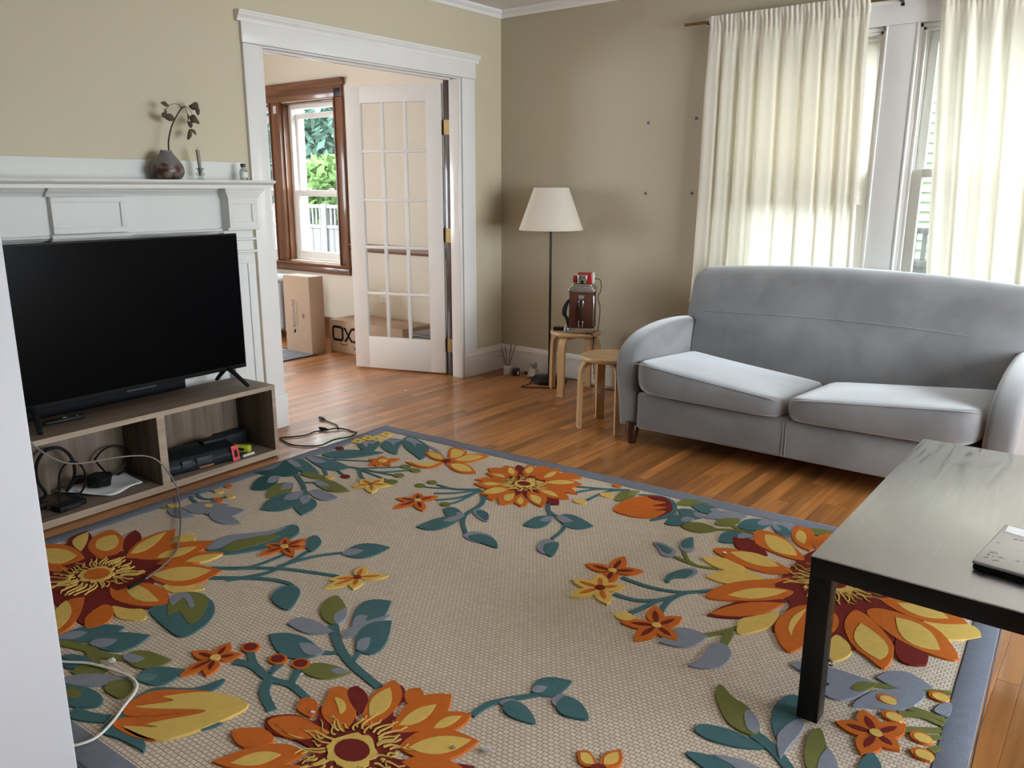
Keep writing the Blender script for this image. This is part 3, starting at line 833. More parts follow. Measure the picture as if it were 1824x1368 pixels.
# local frame: +x along the far edge, -y towards the camera
bm = bmesh.new()
box(bm, (RB - .01, -RH + RB - .01, .0005), (RW - RB + .01, -RB + .01, .0085))
obj('woven_ground', bm, M['weave'], rug)
bm = bmesh.new()
for a, b in (((0, -RB, 0), (RW, 0, 0)), ((0, -RH, 0), (RW, -RH + RB, 0)), ((0, -RH + RB, 0), (RB, -RB, 0)), ((RW - RB, -RH + RB, 0), (RW, -RB, 0))):
    box(bm, (a[0], a[1], .0005), (b[0], b[1], .0115), .003)
obj('border', bm, M['binding'], rug, True, 50)
bm = bmesh.new()
e = .005
tube(bm, [(-e, e, .006), (RW + e, e, .006), (RW + e, -RH - e, .006), (-e, -RH - e, .006)], .0062, 8, 1, True)
obj('edge_binding', bm, M['binding'], rug, True, None)
RUG = '''1|b|m|1|flower_base|266,2005 259,1927 246,1849 286,1798 338,1762 390,1725 475,1709 602,1704 641,1779 691,1858 823,1923 758,1973 693,2008 673,2046 743,2110 665,2110 530,2097 400,2065
1|q|m|2|petal|296,1868 100,1839 61,1740 171,1776
1|q|y|3|petal_highlight|227,1852 107,1822 76,1742 163,1794
1|b|o|2|petal|353,1843 231,1826 148,1769 124,1682 213,1686 285,1719 349,1776 343,1814
1|b|y|3|petal_highlight|224,1797 171,1752 184,1700 252,1719 297,1763 289,1800
1|q|m|2|petal|375,1758 257,1703 204,1625 302,1659
1|q|o|2|petal|406,1784 308,1655 327,1530 471,1689
1|q|y|3|petal_highlight|393,1756 332,1673 322,1567 405,1687
1|b|y|1|petal|439,1616 392,1559 422,1513 488,1562
1|q|o|2|petal|454,1763 429,1628 548,1506 571,1658
1|q|y|3|petal_highlight|503,1721 484,1654 537,1577 555,1665
1|q|o|2|petal|543,1750 549,1634 665,1547 649,1675
1|q|y|3|petal_highlight|615,1678 614,1616 669,1560 669,1636
1|q|o|2|petal|600,1818 609,1700 777,1642 773,1790
1|q|y|3|petal_highlight|615,1807 639,1711 749,1665 735,1774
1|b|y|1|petal|710,1826 780,1835 844,1761 805,1755 750,1775
1|b|o|2|petal|579,1937 656,1973 742,1964 809,1930 834,1885 754,1841 657,1845 624,1887 622,1935
1|q|y|3|petal_highlight|645,1918 655,1874 802,1895 741,1934
1|b|y|1|petal|705,1999 765,1977 810,1953 866,1988 804,2028 755,2021
1|b|o|2|petal|736,2107 699,2077 675,2012 729,2007 790,2061 781,2117
1|q|o|2|petal|577,2020 708,2119 740,2203 573,2101
1|q|y|3|petal_highlight|553,2067 658,2107 721,2194 600,2131
1|q|o|2|petal|293,1870 129,1853 23,1928 242,1971
1|q|y|3|petal_highlight|252,1878 141,1883 72,1950 243,1964
1|q|o|2|petal|332,1948 245,1958 213,2001 310,1989
1|q|o|2|petal|300,2021 217,2040 224,2113 350,2100
1|q|y|3|petal_highlight|284,2042 245,2060 240,2106 311,2090
1|q|o|2|petal|460,2077 414,2109 495,2206 562,2159
1|q|y|3|petal_highlight|473,2103 453,2135 498,2188 528,2150
1|q|o|2|petal|227,1971 103,1973 52,2009 188,2019
1|z72,150,50,o|y|4|flower_center|455,1914
2|b|m|1|flower_base|1698,2096 1627,2113 1584,2097 1574,2070 1620,2029 1680,2017 1646,1967 1735,2002 1746,1946 1780,1958 1724,1834 1751,1781 1798,1808 1828,1888 1929,1852 1963,1786 1940,1902 1921,1960 1944,2002 2111,1915 2066,2020 1996,2144 1899,2212 1801,2218 1764,2166 1767,2102
2|b|o|2|petal|1556,2175 1548,2151 1592,2115 1639,2115 1660,2139 1618,2186
2|b|o|2|petal|1589,2093 1592,2061 1638,2029 1699,2027 1748,2027 1738,2053 1708,2089 1654,2105
2|q|y|3|petal_highlight|1615,2086 1652,2095 1713,2082 1672,2092
2|b|o|2|petal|1602,2011 1583,1974 1613,1958 1649,1978 1663,2011 1644,2018
2|b|o|2|petal|1612,1897 1646,1876 1715,1906 1761,1960 1765,2001 1721,2006 1670,1988 1638,1947
2|b|y|3|petal_highlight|1650,1923 1682,1919 1715,1943 1714,1965 1689,1949
2|q|m|2|petal|1750,1937 1662,1891 1662,1851 1729,1876
2|b|o|2|petal|1787,1964 1726,1872 1718,1818 1725,1773 1784,1805 1813,1862 1820,1924
2|q|y|3|petal_highlight|1788,1931 1735,1873 1739,1805 1796,1867
2|q|o|2|petal|1819,1832 1783,1792 1807,1759 1850,1797
2|q|o|2|petal|1866,1941 1824,1809 1893,1733 1941,1856
2|q|y|3|petal_highlight|1866,1911 1858,1842 1889,1790 1903,1865
2|q|o|2|petal|1923,1905 1924,1808 1987,1768 1989,1842
2|q|y|3|petal_highlight|1944,1869 1942,1819 1973,1790 1970,1842
2|q|o|2|petal|1920,1972 1942,1867 2065,1839 2032,1950
2|q|y|3|petal_highlight|1942,1959 1974,1885 2049,1848 2021,1932
2|q|o|2|petal|1962,2005 2007,1942 2107,1938 2055,1999
2|q|o|2|petal|1756,2111 1660,2139 1598,2260 1718,2213
2|q|y|3|petal_highlight|1714,2150 1661,2176 1640,2240 1697,2208
2|q|o|2|petal|1796,2143 1726,2192 1704,2296 1787,2227
2|q|y|3|petal_highlight|1786,2170 1752,2199 1733,2266 1775,2217
2|q|o|2|petal|1877,2164 1856,2216 1900,2280 1937,2203
2|q|o|2|petal|1943,2136 1958,2188 2030,2221 2011,2159
2|q|o|2|petal|1976,2085 2031,2119 2112,2114 2042,2075
2|q|o|2|petal|1985,2030 2063,2042 2140,2015 2051,2002
2|z75,145,48,m|y|4|flower_center|1841,2044
3|b|m|1|flower_base|1075,383 1035,286 1040,210 1080,167 1146,178 1217,227 1265,301 1286,377 1266,442 1217,464 1144,439
3|q|o|2|petal|1068,333 989,333 942,403 1033,391
3|q|o|2|petal|1104,376 1016,370 972,451 1082,458
3|q|y|3|petal_highlight|1078,386 1023,392 1005,433 1050,428
3|q|o|2|petal|1145,407 1069,414 1070,535 1138,508
3|q|y|3|petal_highlight|1143,422 1082,432 1074,520 1125,497
3|q|o|2|petal|1151,494 1113,500 1126,558 1164,556
3|q|o|2|petal|1174,413 1135,472 1209,580 1245,523
3|q|y|3|petal_highlight|1198,447 1171,487 1208,539 1228,515
3|q|o|2|petal|1219,424 1229,505 1298,551 1300,498
3|q|y|3|petal_highlight|1238,457 1253,512 1288,535 1278,494
3|q|o|2|petal|1226,386 1283,467 1373,503 1330,396
3|q|y|3|petal_highlight|1258,414 1295,463 1353,489 1318,422
3|q|o|2|petal|1248,347 1336,399 1421,356 1318,277
3|q|y|3|petal_highlight|1265,348 1319,371 1376,368 1311,328
3|q|o|2|petal|1252,310 1340,305 1424,287 1326,236
3|q|o|2|petal|1218,276 1330,276 1377,168 1263,166
3|q|y|3|petal_highlight|1231,253 1302,229 1343,173 1272,182
3|q|o|2|petal|1183,237 1262,181 1336,100 1233,87
3|q|o|2|petal|1158,227 1212,197 1198,59 1130,101
3|q|y|3|petal_highlight|1190,204 1212,163 1195,93 1173,133
3|q|o|2|petal|1112,202 1152,194 1122,55 1079,98
3|q|o|2|petal|1121,239 1048,175 1034,84 1097,125
3|q|y|3|petal_highlight|1100,196 1060,166 1051,100 1090,136
3|q|o|2|petal|1082,267 1000,262 941,166 1017,173
3|q|y|3|petal_highlight|1056,251 1011,236 976,175 1023,199
3|q|o|2|petal|1063,295 1006,329 929,304 980,252
3|q|y|3|petal_highlight|1046,306 1003,311 958,300 1001,278
3|q|o|2|petal|1000,259 952,282 897,246 952,207
3|q|m|2|petal|1316,388 1368,454 1418,435 1367,370
3|q|m|2|petal|1064,213 1007,174 988,120 1042,143
3|z58,110,34,m|y|4|flower_center|1161,322
4|b|m|1|flower_base|2397,548 2406,391 2429,273 2500,159 2622,136 2760,272 2877,444 2966,531 2863,619 2795,709 2842,821 2753,753 2711,889 2660,819 2648,882 2583,789 2512,917 2475,894 2478,727 2407,663
4|q|m|2|petal|2304,408 2212,430 2140,331 2223,315
4|b|o|2|petal|2201,269 2202,206 2284,206 2372,290 2427,371 2383,389 2305,373 2238,341
4|q|y|3|petal_highlight|2396,356 2301,358 2234,237 2321,245
4|q|o|2|petal|2419,283 2340,223 2303,91 2383,97
4|q|y|3|petal_highlight|2388,238 2343,202 2331,118 2368,146
4|q|o|2|petal|2437,261 2403,159 2446,72 2461,191
4|b|o|2|petal|2123,485 2158,439 2242,426 2327,441 2424,496 2346,552 2235,543
4|q|y|3|petal_highlight|2368,479 2286,517 2181,468 2272,422
4|q|y|1|petal|2289,569 2207,616 2112,568 2193,523
4|q|y|1|petal|2351,591 2291,697 2182,703 2241,592
4|b|o|2|petal|2242,843 2241,764 2288,673 2362,602 2429,540 2391,637 2465,634 2443,714 2345,798
4|q|y|3|petal_highlight|2447,643 2384,753 2294,790 2351,689
4|q|m|1|petal|2466,702 2400,878 2286,949 2344,795
4|q|o|2|petal|2462,734 2400,876 2289,935 2358,805
4|b|y|1|petal|2467,800 2476,886 2450,946 2404,998 2382,916 2408,870
4|b|o|2|petal|2486,907 2483,785 2527,700 2607,697 2641,762 2634,851 2591,948 2556,1012
4|b|y|3|petal_highlight|2543,922 2519,877 2513,802 2532,728 2535,793 2535,866
4|b|y|1|petal|2643,885 2652,831 2694,862 2711,914 2692,970 2666,974
4|b|o|2|petal|2653,753 2659,649 2707,664 2771,740 2811,818 2807,940 2759,911 2698,859
4|q|y|3|petal_highlight|2695,721 2705,841 2787,906 2789,808
4|q|m|2|petal|2800,733 2830,868 2899,852 2881,768
4|b|o|2|petal|2697,649 2718,591 2813,589 2904,632 2971,767 2889,785 2790,743
4|q|y|3|petal_highlight|2776,622 2830,752 2921,749 2866,638
4|q|y|1|petal|2846,580 2909,670 3010,594 2966,531
4|q|o|2|petal|2707,524 2837,594 2969,532 2841,437
4|q|y|3|petal_highlight|2761,523 2833,570 2915,534 2848,483
4|q|o|2|petal|2669,336 2762,394 2890,321 2780,202
4|q|y|3|petal_highlight|2701,332 2768,359 2859,317 2782,256
4|q|o|2|petal|2550,187 2549,58 2611,-172 2631,44
4|q|y|3|petal_highlight|2566,134 2570,21 2600,-116 2611,14
4|q|o|2|petal|2628,232 2664,106 2772,29 2737,213
4|z80,150,50,m|y|4|flower_center|2551,501
5|b|t|1|flower_base|1639,134 1713,91 1794,107 1848,183 1863,268 1817,362 1805,349 1831,275 1791,153 1708,114
5|b|o|2|petal|1637,357 1624,243 1650,164 1706,111 1781,131 1830,196 1836,276 1800,339 1731,373
5|b|m|3|petal|1685,136 1752,103 1816,164 1842,238 1820,333 1824,242 1781,268 1809,202 1751,220 1784,156 1729,159
6|b|t|1|flower_base|1277,2351 1244,2295 1224,2238 1219,2172 1308,2109 1334,2041 1351,2048 1354,2095 1280,2157 1238,2216 1260,2274 1331,2296 1407,2310 1436,2332 1411,2333 1338,2342
6|b|o|2|petal|1255,2280 1228,2240 1233,2181 1302,2127 1365,2095 1284,2178 1317,2178 1260,2244 1342,2196 1423,2152 1353,2219 1287,2275
6|b|o|2|petal|1282,2322 1276,2288 1327,2254 1423,2152 1352,2269 1385,2259 1316,2308 1377,2308 1422,2292 1362,2319
6|b|y|3|petal_highlight|1259,2246 1317,2178 1278,2181 1368,2094 1488,2071 1491,2149 1462,2239 1422,2292 1324,2311 1310,2307 1381,2262 1349,2267 1425,2153 1294,2234
0|q|t|1|leaf|1472,2209 1472,2178 1497,2154 1492,2182
7|q|o|2|petal|804,1389 787,1344 737,1328 758,1377
7|q|m|3|petal_highlight|804,1389 782,1358 755,1345 772,1370
7|q|o|2|petal|804,1389 830,1344 814,1288 786,1340
7|q|m|3|petal_highlight|804,1389 815,1349 811,1316 800,1347
7|q|o|2|petal|804,1389 849,1383 875,1339 823,1348
7|q|m|3|petal_highlight|804,1389 836,1375 855,1353 827,1362
7|q|o|2|petal|804,1389 838,1426 896,1425 854,1385
7|q|m|3|petal_highlight|804,1389 837,1410 870,1414 843,1396
7|q|o|2|petal|804,1389 773,1432 785,1493 816,1440
7|q|m|3|petal_highlight|804,1389 788,1429 790,1463 803,1431
7|q|o|2|petal|804,1389 759,1382 724,1419 774,1423
7|q|m|3|petal_highlight|804,1389 769,1393 746,1410 774,1408
7|e16,16|y|5|flower_center|804,1389
8|q|o|2|petal|1235,1992 1239,1945 1197,1915 1195,1967
8|q|m|3|petal_highlight|1235,1992 1227,1957 1207,1936 1212,1964
8|q|o|2|petal|1235,1992 1274,1979 1279,1933 1236,1950
8|q|m|3|petal_highlight|1235,1992 1259,1973 1266,1949 1245,1963
8|q|o|2|petal|1235,1992 1240,2038 1288,2060 1278,2008
8|q|m|3|petal_highlight|1235,1992 1249,2024 1273,2040 1262,2014
8|q|o|2|petal|1235,1992 1208,2041 1229,2102 1256,2043
8|q|m|3|petal_highlight|1235,1992 1224,2035 1230,2071 1240,2036
8|q|o|2|petal|1235,1992 1190,1976 1148,2010 1199,2023
8|q|m|3|petal_highlight|1235,1992 1198,1990 1172,2004 1201,2007
8|e16,16|y|5|flower_center|1235,1992
9|q|y|2|petal|1207,1406 1205,1356 1158,1326 1163,1382
9|q|o|3|petal_highlight|1207,1406 1194,1369 1171,1348 1179,1378
9|q|y|2|petal|1207,1406 1259,1389 1284,1332 1225,1353
9|q|o|3|petal_highlight|1207,1406 1243,1382 1262,1352 1231,1370
9|q|y|2|petal|1207,1406 1208,1451 1255,1473 1249,1422
9|q|o|3|petal_highlight|1207,1406 1219,1437 1241,1454 1233,1427
9|q|y|2|petal|1207,1406 1166,1455 1172,1528 1214,1469
9|q|o|3|petal_highlight|1207,1406 1184,1452 1181,1493 1201,1457
9|q|y|2|petal|1207,1406 1155,1420 1134,1477 1190,1456
9|q|o|3|petal_highlight|1207,1406 1171,1428 1154,1457 1183,1440
9|e14,14|m|5|flower_center|1207,1406
10|q|o|2|petal|902,752 893,702 840,681 853,736
10|q|m|3|petal_highlight|902,752 884,717 857,700 870,729
10|q|o|2|petal|902,752 942,717 937,658 893,699
10|q|m|3|petal_highlight|902,752 924,717 927,684 907,711
10|q|o|2|petal|902,752 928,807 995,829 961,767
10|q|m|3|petal_highlight|902,752 933,789 968,807 945,775
10|q|o|2|petal|902,752 862,804 872,880 913,816
10|q|m|3|petal_highlight|902,752 881,801 880,844 898,805
10|q|o|2|petal|902,752 847,744 804,788 865,792
10|q|m|3|petal_highlight|902,752 859,757 831,777 865,774
10|e16,16|y|5|flower_center|902,752
11|q|o|2|petal|1900,853 1919,787 1879,721 1860,796
11|q|m|3|petal_highlight|1900,853 1901,798 1884,757 1881,801
11|q|o|2|petal|1900,853 1958,848 1990,789 1924,799
11|q|m|3|petal_highlight|1900,853 1942,835 1964,806 1929,818
11|q|o|2|petal|1900,853 1883,903 1927,944 1941,886
11|q|m|3|petal_highlight|1900,853 1900,892 1919,918 1920,886
11|q|o|2|petal|1900,853 1848,826 1793,860 1852,886
11|q|m|3|petal_highlight|1900,853 1856,845 1822,858 1857,866
11|e16,16|y|5|flower_center|1900,853
12|q|y|2|petal|1926,988 1928,930 1875,895 1876,959
12|q|o|3|petal_highlight|1926,988 1914,945 1889,921 1896,955
12|q|y|2|petal|1926,988 1975,978 1987,923 1932,937
12|q|o|3|petal_highlight|1926,988 1958,969 1969,941 1942,954
12|q|y|2|petal|1926,988 1936,1046 1999,1073 1982,1007
12|q|o|3|petal_highlight|1926,988 1947,1028 1978,1049 1963,1015
12|q|y|2|petal|1926,988 1874,1026 1873,1099 1928,1051
12|q|o|3|petal_highlight|1926,988 1895,1027 1887,1067 1914,1036
12|q|y|2|petal|1926,988 1873,959 1814,991 1875,1019
12|q|o|3|petal_highlight|1926,988 1880,978 1845,990 1881,999
12|e18,18|m|5|flower_center|1926,988
13|q|o|2|petal|2186,1100 2184,1033 2126,987 2131,1062
13|q|m|3|petal_highlight|2186,1100 2171,1049 2142,1018 2152,1059
13|q|o|2|petal|2186,1100 2232,1067 2228,1003 2177,1043
13|q|m|3|petal_highlight|2186,1100 2212,1065 2216,1030 2193,1057
13|q|o|2|petal|2186,1100 2213,1146 2274,1143 2239,1092
13|q|m|3|petal_highlight|2186,1100 2216,1126 2249,1130 2225,1107
13|q|o|2|petal|2186,1100 2148,1149 2169,1217 2207,1158
13|q|m|3|petal_highlight|2186,1100 2168,1145 2173,1184 2189,1148
13|q|o|2|petal|2186,1100 2126,1093 2082,1145 2150,1148
13|q|m|3|petal_highlight|2186,1100 2140,1108 2111,1132 2148,1127
13|e16,16|y|5|flower_center|2186,1100
14|q|o|2|petal|2848,1253 2850,1199 2797,1170 2798,1230
14|q|m|3|petal_highlight|2848,1253 2836,1214 2811,1193 2818,1225
14|q|o|2|petal|2848,1253 2898,1231 2903,1170 2848,1198
14|q|m|3|petal_highlight|2848,1253 2878,1225 2887,1193 2861,1214
14|q|o|2|petal|2848,1253 2861,1294 2909,1287 2890,1242
14|q|m|3|petal_highlight|2848,1253 2867,1275 2891,1277 2877,1257
14|q|o|2|petal|2848,1253 2811,1294 2834,1353 2871,1303
14|q|m|3|petal_highlight|2848,1253 2832,1291 2837,1325 2852,1294
14|q|o|2|petal|2848,1253 2801,1227 2752,1262 2806,1287
14|q|m|3|petal_highlight|2848,1253 2808,1246 2778,1259 2810,1267
14|e16,16|y|5|flower_center|2848,1253
15|q|o|2|petal|413,461 402,419 355,409 370,454
15|q|o|2|petal|413,461 454,439 460,387 414,414
15|q|o|2|petal|413,461 440,497 492,491 457,452
15|q|o|2|petal|413,461 404,504 443,537 449,487
15|q|o|2|petal|413,461 381,495 396,547 428,505
15|q|o|2|petal|413,461 372,447 338,482 384,493
15|e24,24|y|5|flower_center|413,461
16|q|y|2|petal|599,727 561,690 506,708 550,745
16|q|o|3|petal_highlight|599,727 563,709 532,713 559,729
16|q|y|2|petal|599,727 622,681 590,634 566,686
16|q|o|3|petal_highlight|599,727 605,688 592,660 585,690
16|q|y|2|petal|599,727 649,730 679,681 621,681
16|q|o|3|petal_highlight|599,727 635,717 656,693 626,700
16|q|y|2|petal|599,727 615,782 678,803 654,741
16|q|o|3|petal_highlight|599,727 623,764 655,781 637,750
16|q|y|2|petal|599,727 552,743 546,799 597,776
16|q|o|3|petal_highlight|599,727 569,749 560,778 585,761
16|e14,14|g|5|flower_center|599,727
17|q|o|2|petal|668,279 579,290 483,225 566,208
17|q|y|3|petal_highlight|644,272 578,280 507,232 569,219
17|q|o|2|petal|660,253 553,97 665,104 693,209
17|q|y|3|petal_highlight|655,231 577,116 659,121 680,198
17|q|o|2|petal|679,267 764,230 795,95 695,125
17|q|y|3|petal_highlight|693,245 756,217 779,117 705,139
17|q|o|2|petal|686,302 807,368 893,329 769,254
17|q|y|3|petal_highlight|714,305 803,354 867,325 775,270
17|q|o|2|petal|668,287 618,350 512,406 657,411
17|q|y|3|petal_highlight|653,307 617,354 539,395 646,399
17|e22,22|m|5|flower_center|669,278
18|e24,20|y|2|petal|70,314
18|e24,20|y|2|petal|63,286
18|e24,20|y|2|petal|87,288
18|e24,20|y|2|petal|95,313
18|e10,10|g|3|flower_center|78,300
19|e24,20|y|2|petal|74,241
19|e24,20|y|2|petal|66,212
19|e24,20|y|2|petal|90,215
19|e24,20|y|2|petal|98,241
19|e10,10|g|3|flower_center|81,227
20|e24,20|y|2|petal|125,228
20|e24,20|y|2|petal|118,199
20|e24,20|y|2|petal|142,202
20|e24,20|y|2|petal|149,228
20|e10,10|g|3|flower_center|133,214
21|e24,20|y|2|petal|106,136
21|e24,20|y|2|petal|99,106
21|e24,20|y|2|petal|123,110
21|e24,20|y|2|petal|131,136
21|e10,10|g|3|flower_center|114,122
22|q|o|2|petal|2347,1754 2310,1769 2279,1734 2307,1719
22|q|y|3|petal_highlight|2337,1751 2310,1762 2289,1737 2309,1727
22|q|o|2|petal|2352,1751 2336,1710 2362,1667 2385,1716
22|q|y|3|petal_highlight|2354,1739 2343,1710 2361,1681 2377,1715
22|q|o|2|petal|2354,1778 2322,1801 2310,1857 2356,1825
22|q|y|3|petal_highlight|2349,1789 2326,1805 2318,1845 2350,1822
22|q|o|2|petal|2368,1768 2400,1745 2450,1758 2405,1790
22|q|y|3|petal_highlight|2380,1767 2402,1751 2437,1760 2406,1783
22|e22,22|m|5|flower_center|2355,1765
0|e26,20|m|2|bud|86,439
0|e26,20|y|2|bud|372,768
0|e26,20|m|2|bud|422,718
0|e30,24|g|2|bud|558,455
0|e32,25|g|2|bud|631,467
0|e30,24|g|2|bud|615,563
0|e34,27|g|2|bud|646,646
0|e26,20|g|2|bud|786,605
0|e26,20|g|2|bud|803,542
0|e26,20|g|2|bud|1021,712
0|e32,25|y|2|bud|1475,354
0|e34,27|y|2|bud|1531,220
0|e22,17|o|2|bud|1514,92
0|e22,17|o|2|bud|92,1116
0|e24,19|y|2|bud|107,1177
0|e24,19|y|2|bud|199,1185
0|e26,20|o|2|bud|195,1243
0|e26,20|y|2|bud|95,1395
0|e22,17|y|2|bud|219,1306
0|e34,27|y|2|bud|2078,1105
0|e30,26|o|2|bud|1268,1897
0|e22,19|m|3|bud|1268,1897
0|e30,26|o|2|bud|1383,1891
0|e22,19|m|3|bud|1383,1891
0|e30,26|o|2|bud|1454,1869
0|e22,19|m|3|bud|1454,1869
0|e27,24|o|2|bud|2841,1088
0|e22,19|y|3|bud|2845,1091
0|e27,24|o|2|bud|2952,994
0|e22,19|y|3|bud|2956,997
0|e27,24|o|2|bud|2868,1155
0|e22,19|y|3|bud|2872,1158
0|e27,24|o|2|bud|2942,1204
0|e22,19|y|3|bud|2946,1206
0|e27,24|o|2|bud|2955,1267
0|e22,19|y|3|bud|2959,1270
0|q|t|1|leaf|89,565 130,443 323,356 226,534
0|b|t|1|leaf|108,334 202,391 263,391 232,313 178,238 119,262
0|b|b|2|leaf|118,308 125,276 162,249 182,294 156,299 194,353
0|b|t|1|leaf|215,271 313,333 393,340 330,256 265,157 185,167
0|b|b|2|leaf|194,217 196,178 257,163 266,212 295,259 238,223
0|b|t|1|leaf|250,140 253,71 429,141 508,237 546,330 469,294 356,238
0|b|b|2|leaf|262,132 269,89 399,140 359,155 419,214 336,162
0|b|d|1|leaf|32,934 67,843 12,727 135,764 214,827 173,892
0|q|d|1|leaf|180,898 260,1023 199,1079 107,950
0|q|b|2|leaf_vein|180,895 219,956 189,984 145,920
0|q|g|1|leaf|296,919 387,1029 335,1103 240,983
0|q|b|2|leaf_vein|296,917 340,970 315,1007 269,947
0|q|t|1|leaf|412,960 518,1123 429,1207 357,1072
0|q|b|2|leaf_vein|411,956 464,1037 420,1078 385,1010
0|q|t|1|leaf|458,990 491,1083 616,1147 578,1027
0|q|b|2|leaf_vein|456,988 472,1034 534,1066 514,1006
0|q|b|1|leaf|432,955 462,901 598,925 556,986
0|q|g|1|leaf|361,856 400,794 576,837 496,894
0|q|b|2|leaf_vein|359,856 377,826 463,847 424,875
0|q|t|1|leaf|61,639 135,586 346,613 277,701
0|q|b|2|leaf_vein|56,639 92,614 196,627 162,669
0|q|t|1|leaf|32,732 73,671 289,755 227,799
0|q|b|2|leaf_vein|28,732 48,703 154,743 124,765
0|q|g|1|leaf|219,816 255,768 375,780 318,824
0|s26|t|0|stem|180,815 343,903 460,989
0|s14|t|0|stem|370,850 333,876 302,881
0|s18|t|0|stem|333,615 391,600 516,575 604,475
0|s20|t|0|stem|396,605 502,686 572,706
0|s14|t|0|stem|405,609 556,630 636,643
0|s12|t|0|stem|466,596 585,574 615,563
0|s22|t|0|stem|227,679 358,771
0|s16|t|0|stem|279,662 414,713
0|s12|t|0|stem|186,583 363,492
0|s14|t|0|stem|391,600 494,508 553,458
0|s22|b|0|stem|424,144 528,180 642,265
0|s20|t|0|stem|1038,483 937,548 839,551
0|s14|t|0|stem|1041,487 974,581 896,642
0|s16|t|0|stem|1047,495 1021,616 955,699
0|s14|t|0|stem|1045,510 1046,647 1031,698
0|s12|t|0|stem|920,552 852,590 796,608
0|s24|t|0|stem|1095,538 1146,624 1159,742 1203,820 1282,897
0|s22|t|0|stem|1374,450 1431,526 1528,567 1567,644 1579,745
0|s22|t|0|stem|1433,525 1462,582
0|q|t|1|leaf|1172,768 1080,718 1051,762 1133,816
0|q|b|2|leaf_vein|1169,768 1133,748 1121,765 1153,787
0|q|t|1|leaf|1167,763 1098,834 1081,963 1171,922
0|q|b|2|leaf_vein|1168,760 1135,794 1126,857 1170,837
0|b|b|1|leaf|1168,713 1166,669 1235,688 1277,754 1235,754
0|b|t|2|leaf|1178,702 1191,678 1236,692 1272,749 1237,744
0|b|b|1|leaf|1282,917 1292,866 1358,853 1417,889 1433,915 1384,932 1332,940
0|b|t|2|leaf|1304,915 1325,877 1378,869 1426,892 1455,933 1386,934 1332,934
0|q|t|1|leaf|1474,567 1415,593 1414,703 1487,677
0|q|b|2|leaf_vein|1474,565 1446,577 1446,631 1481,618
0|q|t|1|leaf|1483,560 1518,498 1650,546 1590,617
0|q|b|2|leaf_vein|1481,560 1498,530 1562,553 1533,588
0|b|b|1|leaf|1578,849 1554,786 1573,755 1609,762 1632,829 1631,869 1615,874
0|b|t|2|leaf|1606,848 1587,806 1601,774 1624,764 1654,832 1662,876 1634,873
0|s16|t|0|stem|1357,209 1491,154 1627,101
0|s16|t|0|stem|1400,273 1460,178 1584,101
0|s16|t|0|stem|1489,320 1508,186 1561,122
0|q|g|1|leaf|1628,95 1630,215 1588,254 1567,143
0|q|g2|2|leaf_vein|1629,93 1630,151 1609,170 1600,116
0|q|g|1|leaf|1819,144 1842,57 1915,59 1877,121
0|s16|g|0|stem|1815,153 1873,77 1939,54
0|q|t|1|leaf|2025,115 1962,167 1884,123 1931,71
0|q|b|2|leaf_vein|2027,115 1997,140 1960,119 1983,94
0|q|t|1|leaf|1977,195 1923,263 1853,190 1898,162
0|q|b|2|leaf_vein|1979,194 1953,227 1920,192 1942,179
0|q|t|1|leaf|1949,248 1929,341 1867,359 1871,253
0|q|b|2|leaf_vein|1951,247 1941,292 1911,300 1913,249
0|b|b|1|leaf|1974,205 2001,100 2113,85 2085,173 2013,203
0|q|g|1|leaf|2072,291 2015,363 1934,351 1974,272
0|b|g|1|leaf|2035,250 2043,173 2105,140 2095,227
0|s18|g|0|stem|2061,291 2147,249 2235,245
0|s22|g|0|stem|2094,214 2135,244
0|q|t|1|leaf|2223,87 2195,215 2119,226 2132,119
0|q|b|2|leaf_vein|2225,85 2211,147 2174,152 2181,100
0|q|t|1|leaf|2234,140 2267,110 2324,168 2283,203
0|q|b|2|leaf_vein|2232,140 2248,126 2276,153 2256,170
0|q|g|1|leaf|2351,85 2394,54 2447,52 2412,124
0|b|b|0|leaf|2224,121 2271,57 2313,88 2320,199 2289,202
0|q|t|1|leaf|2203,267 2165,369 2111,398 2103,293
0|q|b|2|leaf_vein|2205,265 2186,315 2160,329 2157,277
0|b|b|1|leaf|1909,547 1955,538 2015,570 2021,622 1985,631 1943,586
0|b|t|2|leaf|1928,555 1962,555 2003,578 2003,608 1980,607 1951,581
0|b|b|1|leaf|2014,423 2056,497 2064,540 2038,559 2008,531 1994,474
0|b|t|2|leaf|2016,421 2047,485 2048,521 2022,530 2004,507 1997,466
0|s20|g|0|stem|2026,614 2122,636 2195,616
0|s20|g|0|stem|2041,560 2082,616 2122,636
0|b|b|1|leaf|2148,681 2116,665 2084,708 2079,738 2110,754 2143,731
0|b|t|2|leaf|2136,693 2112,685 2086,713 2068,769 2077,808 2095,816 2096,775 2133,742
0|s22|t|0|stem|1946,871 2058,880 2164,848 2248,767
0|s22|t|0|stem|1979,993 2051,990 2107,957 2146,902 2177,838
0|s22|t|0|stem|2082,1073 2100,1015 2117,953
0|s24|t|0|stem|2155,1008 2148,930 2166,853
0|q|b|1|leaf|2228,1179 2244,1069 2335,1062 2312,1153
0|b|b|1|leaf|2349,1242 2363,1189 2360,1106 2389,1074 2429,1111 2431,1182 2395,1229
0|s22|g|0|stem|2316,1075 2361,1015 2392,958
0|s32|g|0|stem|2381,1000 2390,1084 2393,1163
0|b|g|1|leaf|2464,1332 2457,1275 2509,1311 2559,1332 2606,1391 2602,1433 2535,1423
0|b|b|2|leaf|2554,1361 2567,1340 2605,1387 2604,1425 2577,1412
0|b|t|1|leaf|2474,1496 2483,1462 2543,1444 2600,1449 2640,1464 2587,1497 2518,1511
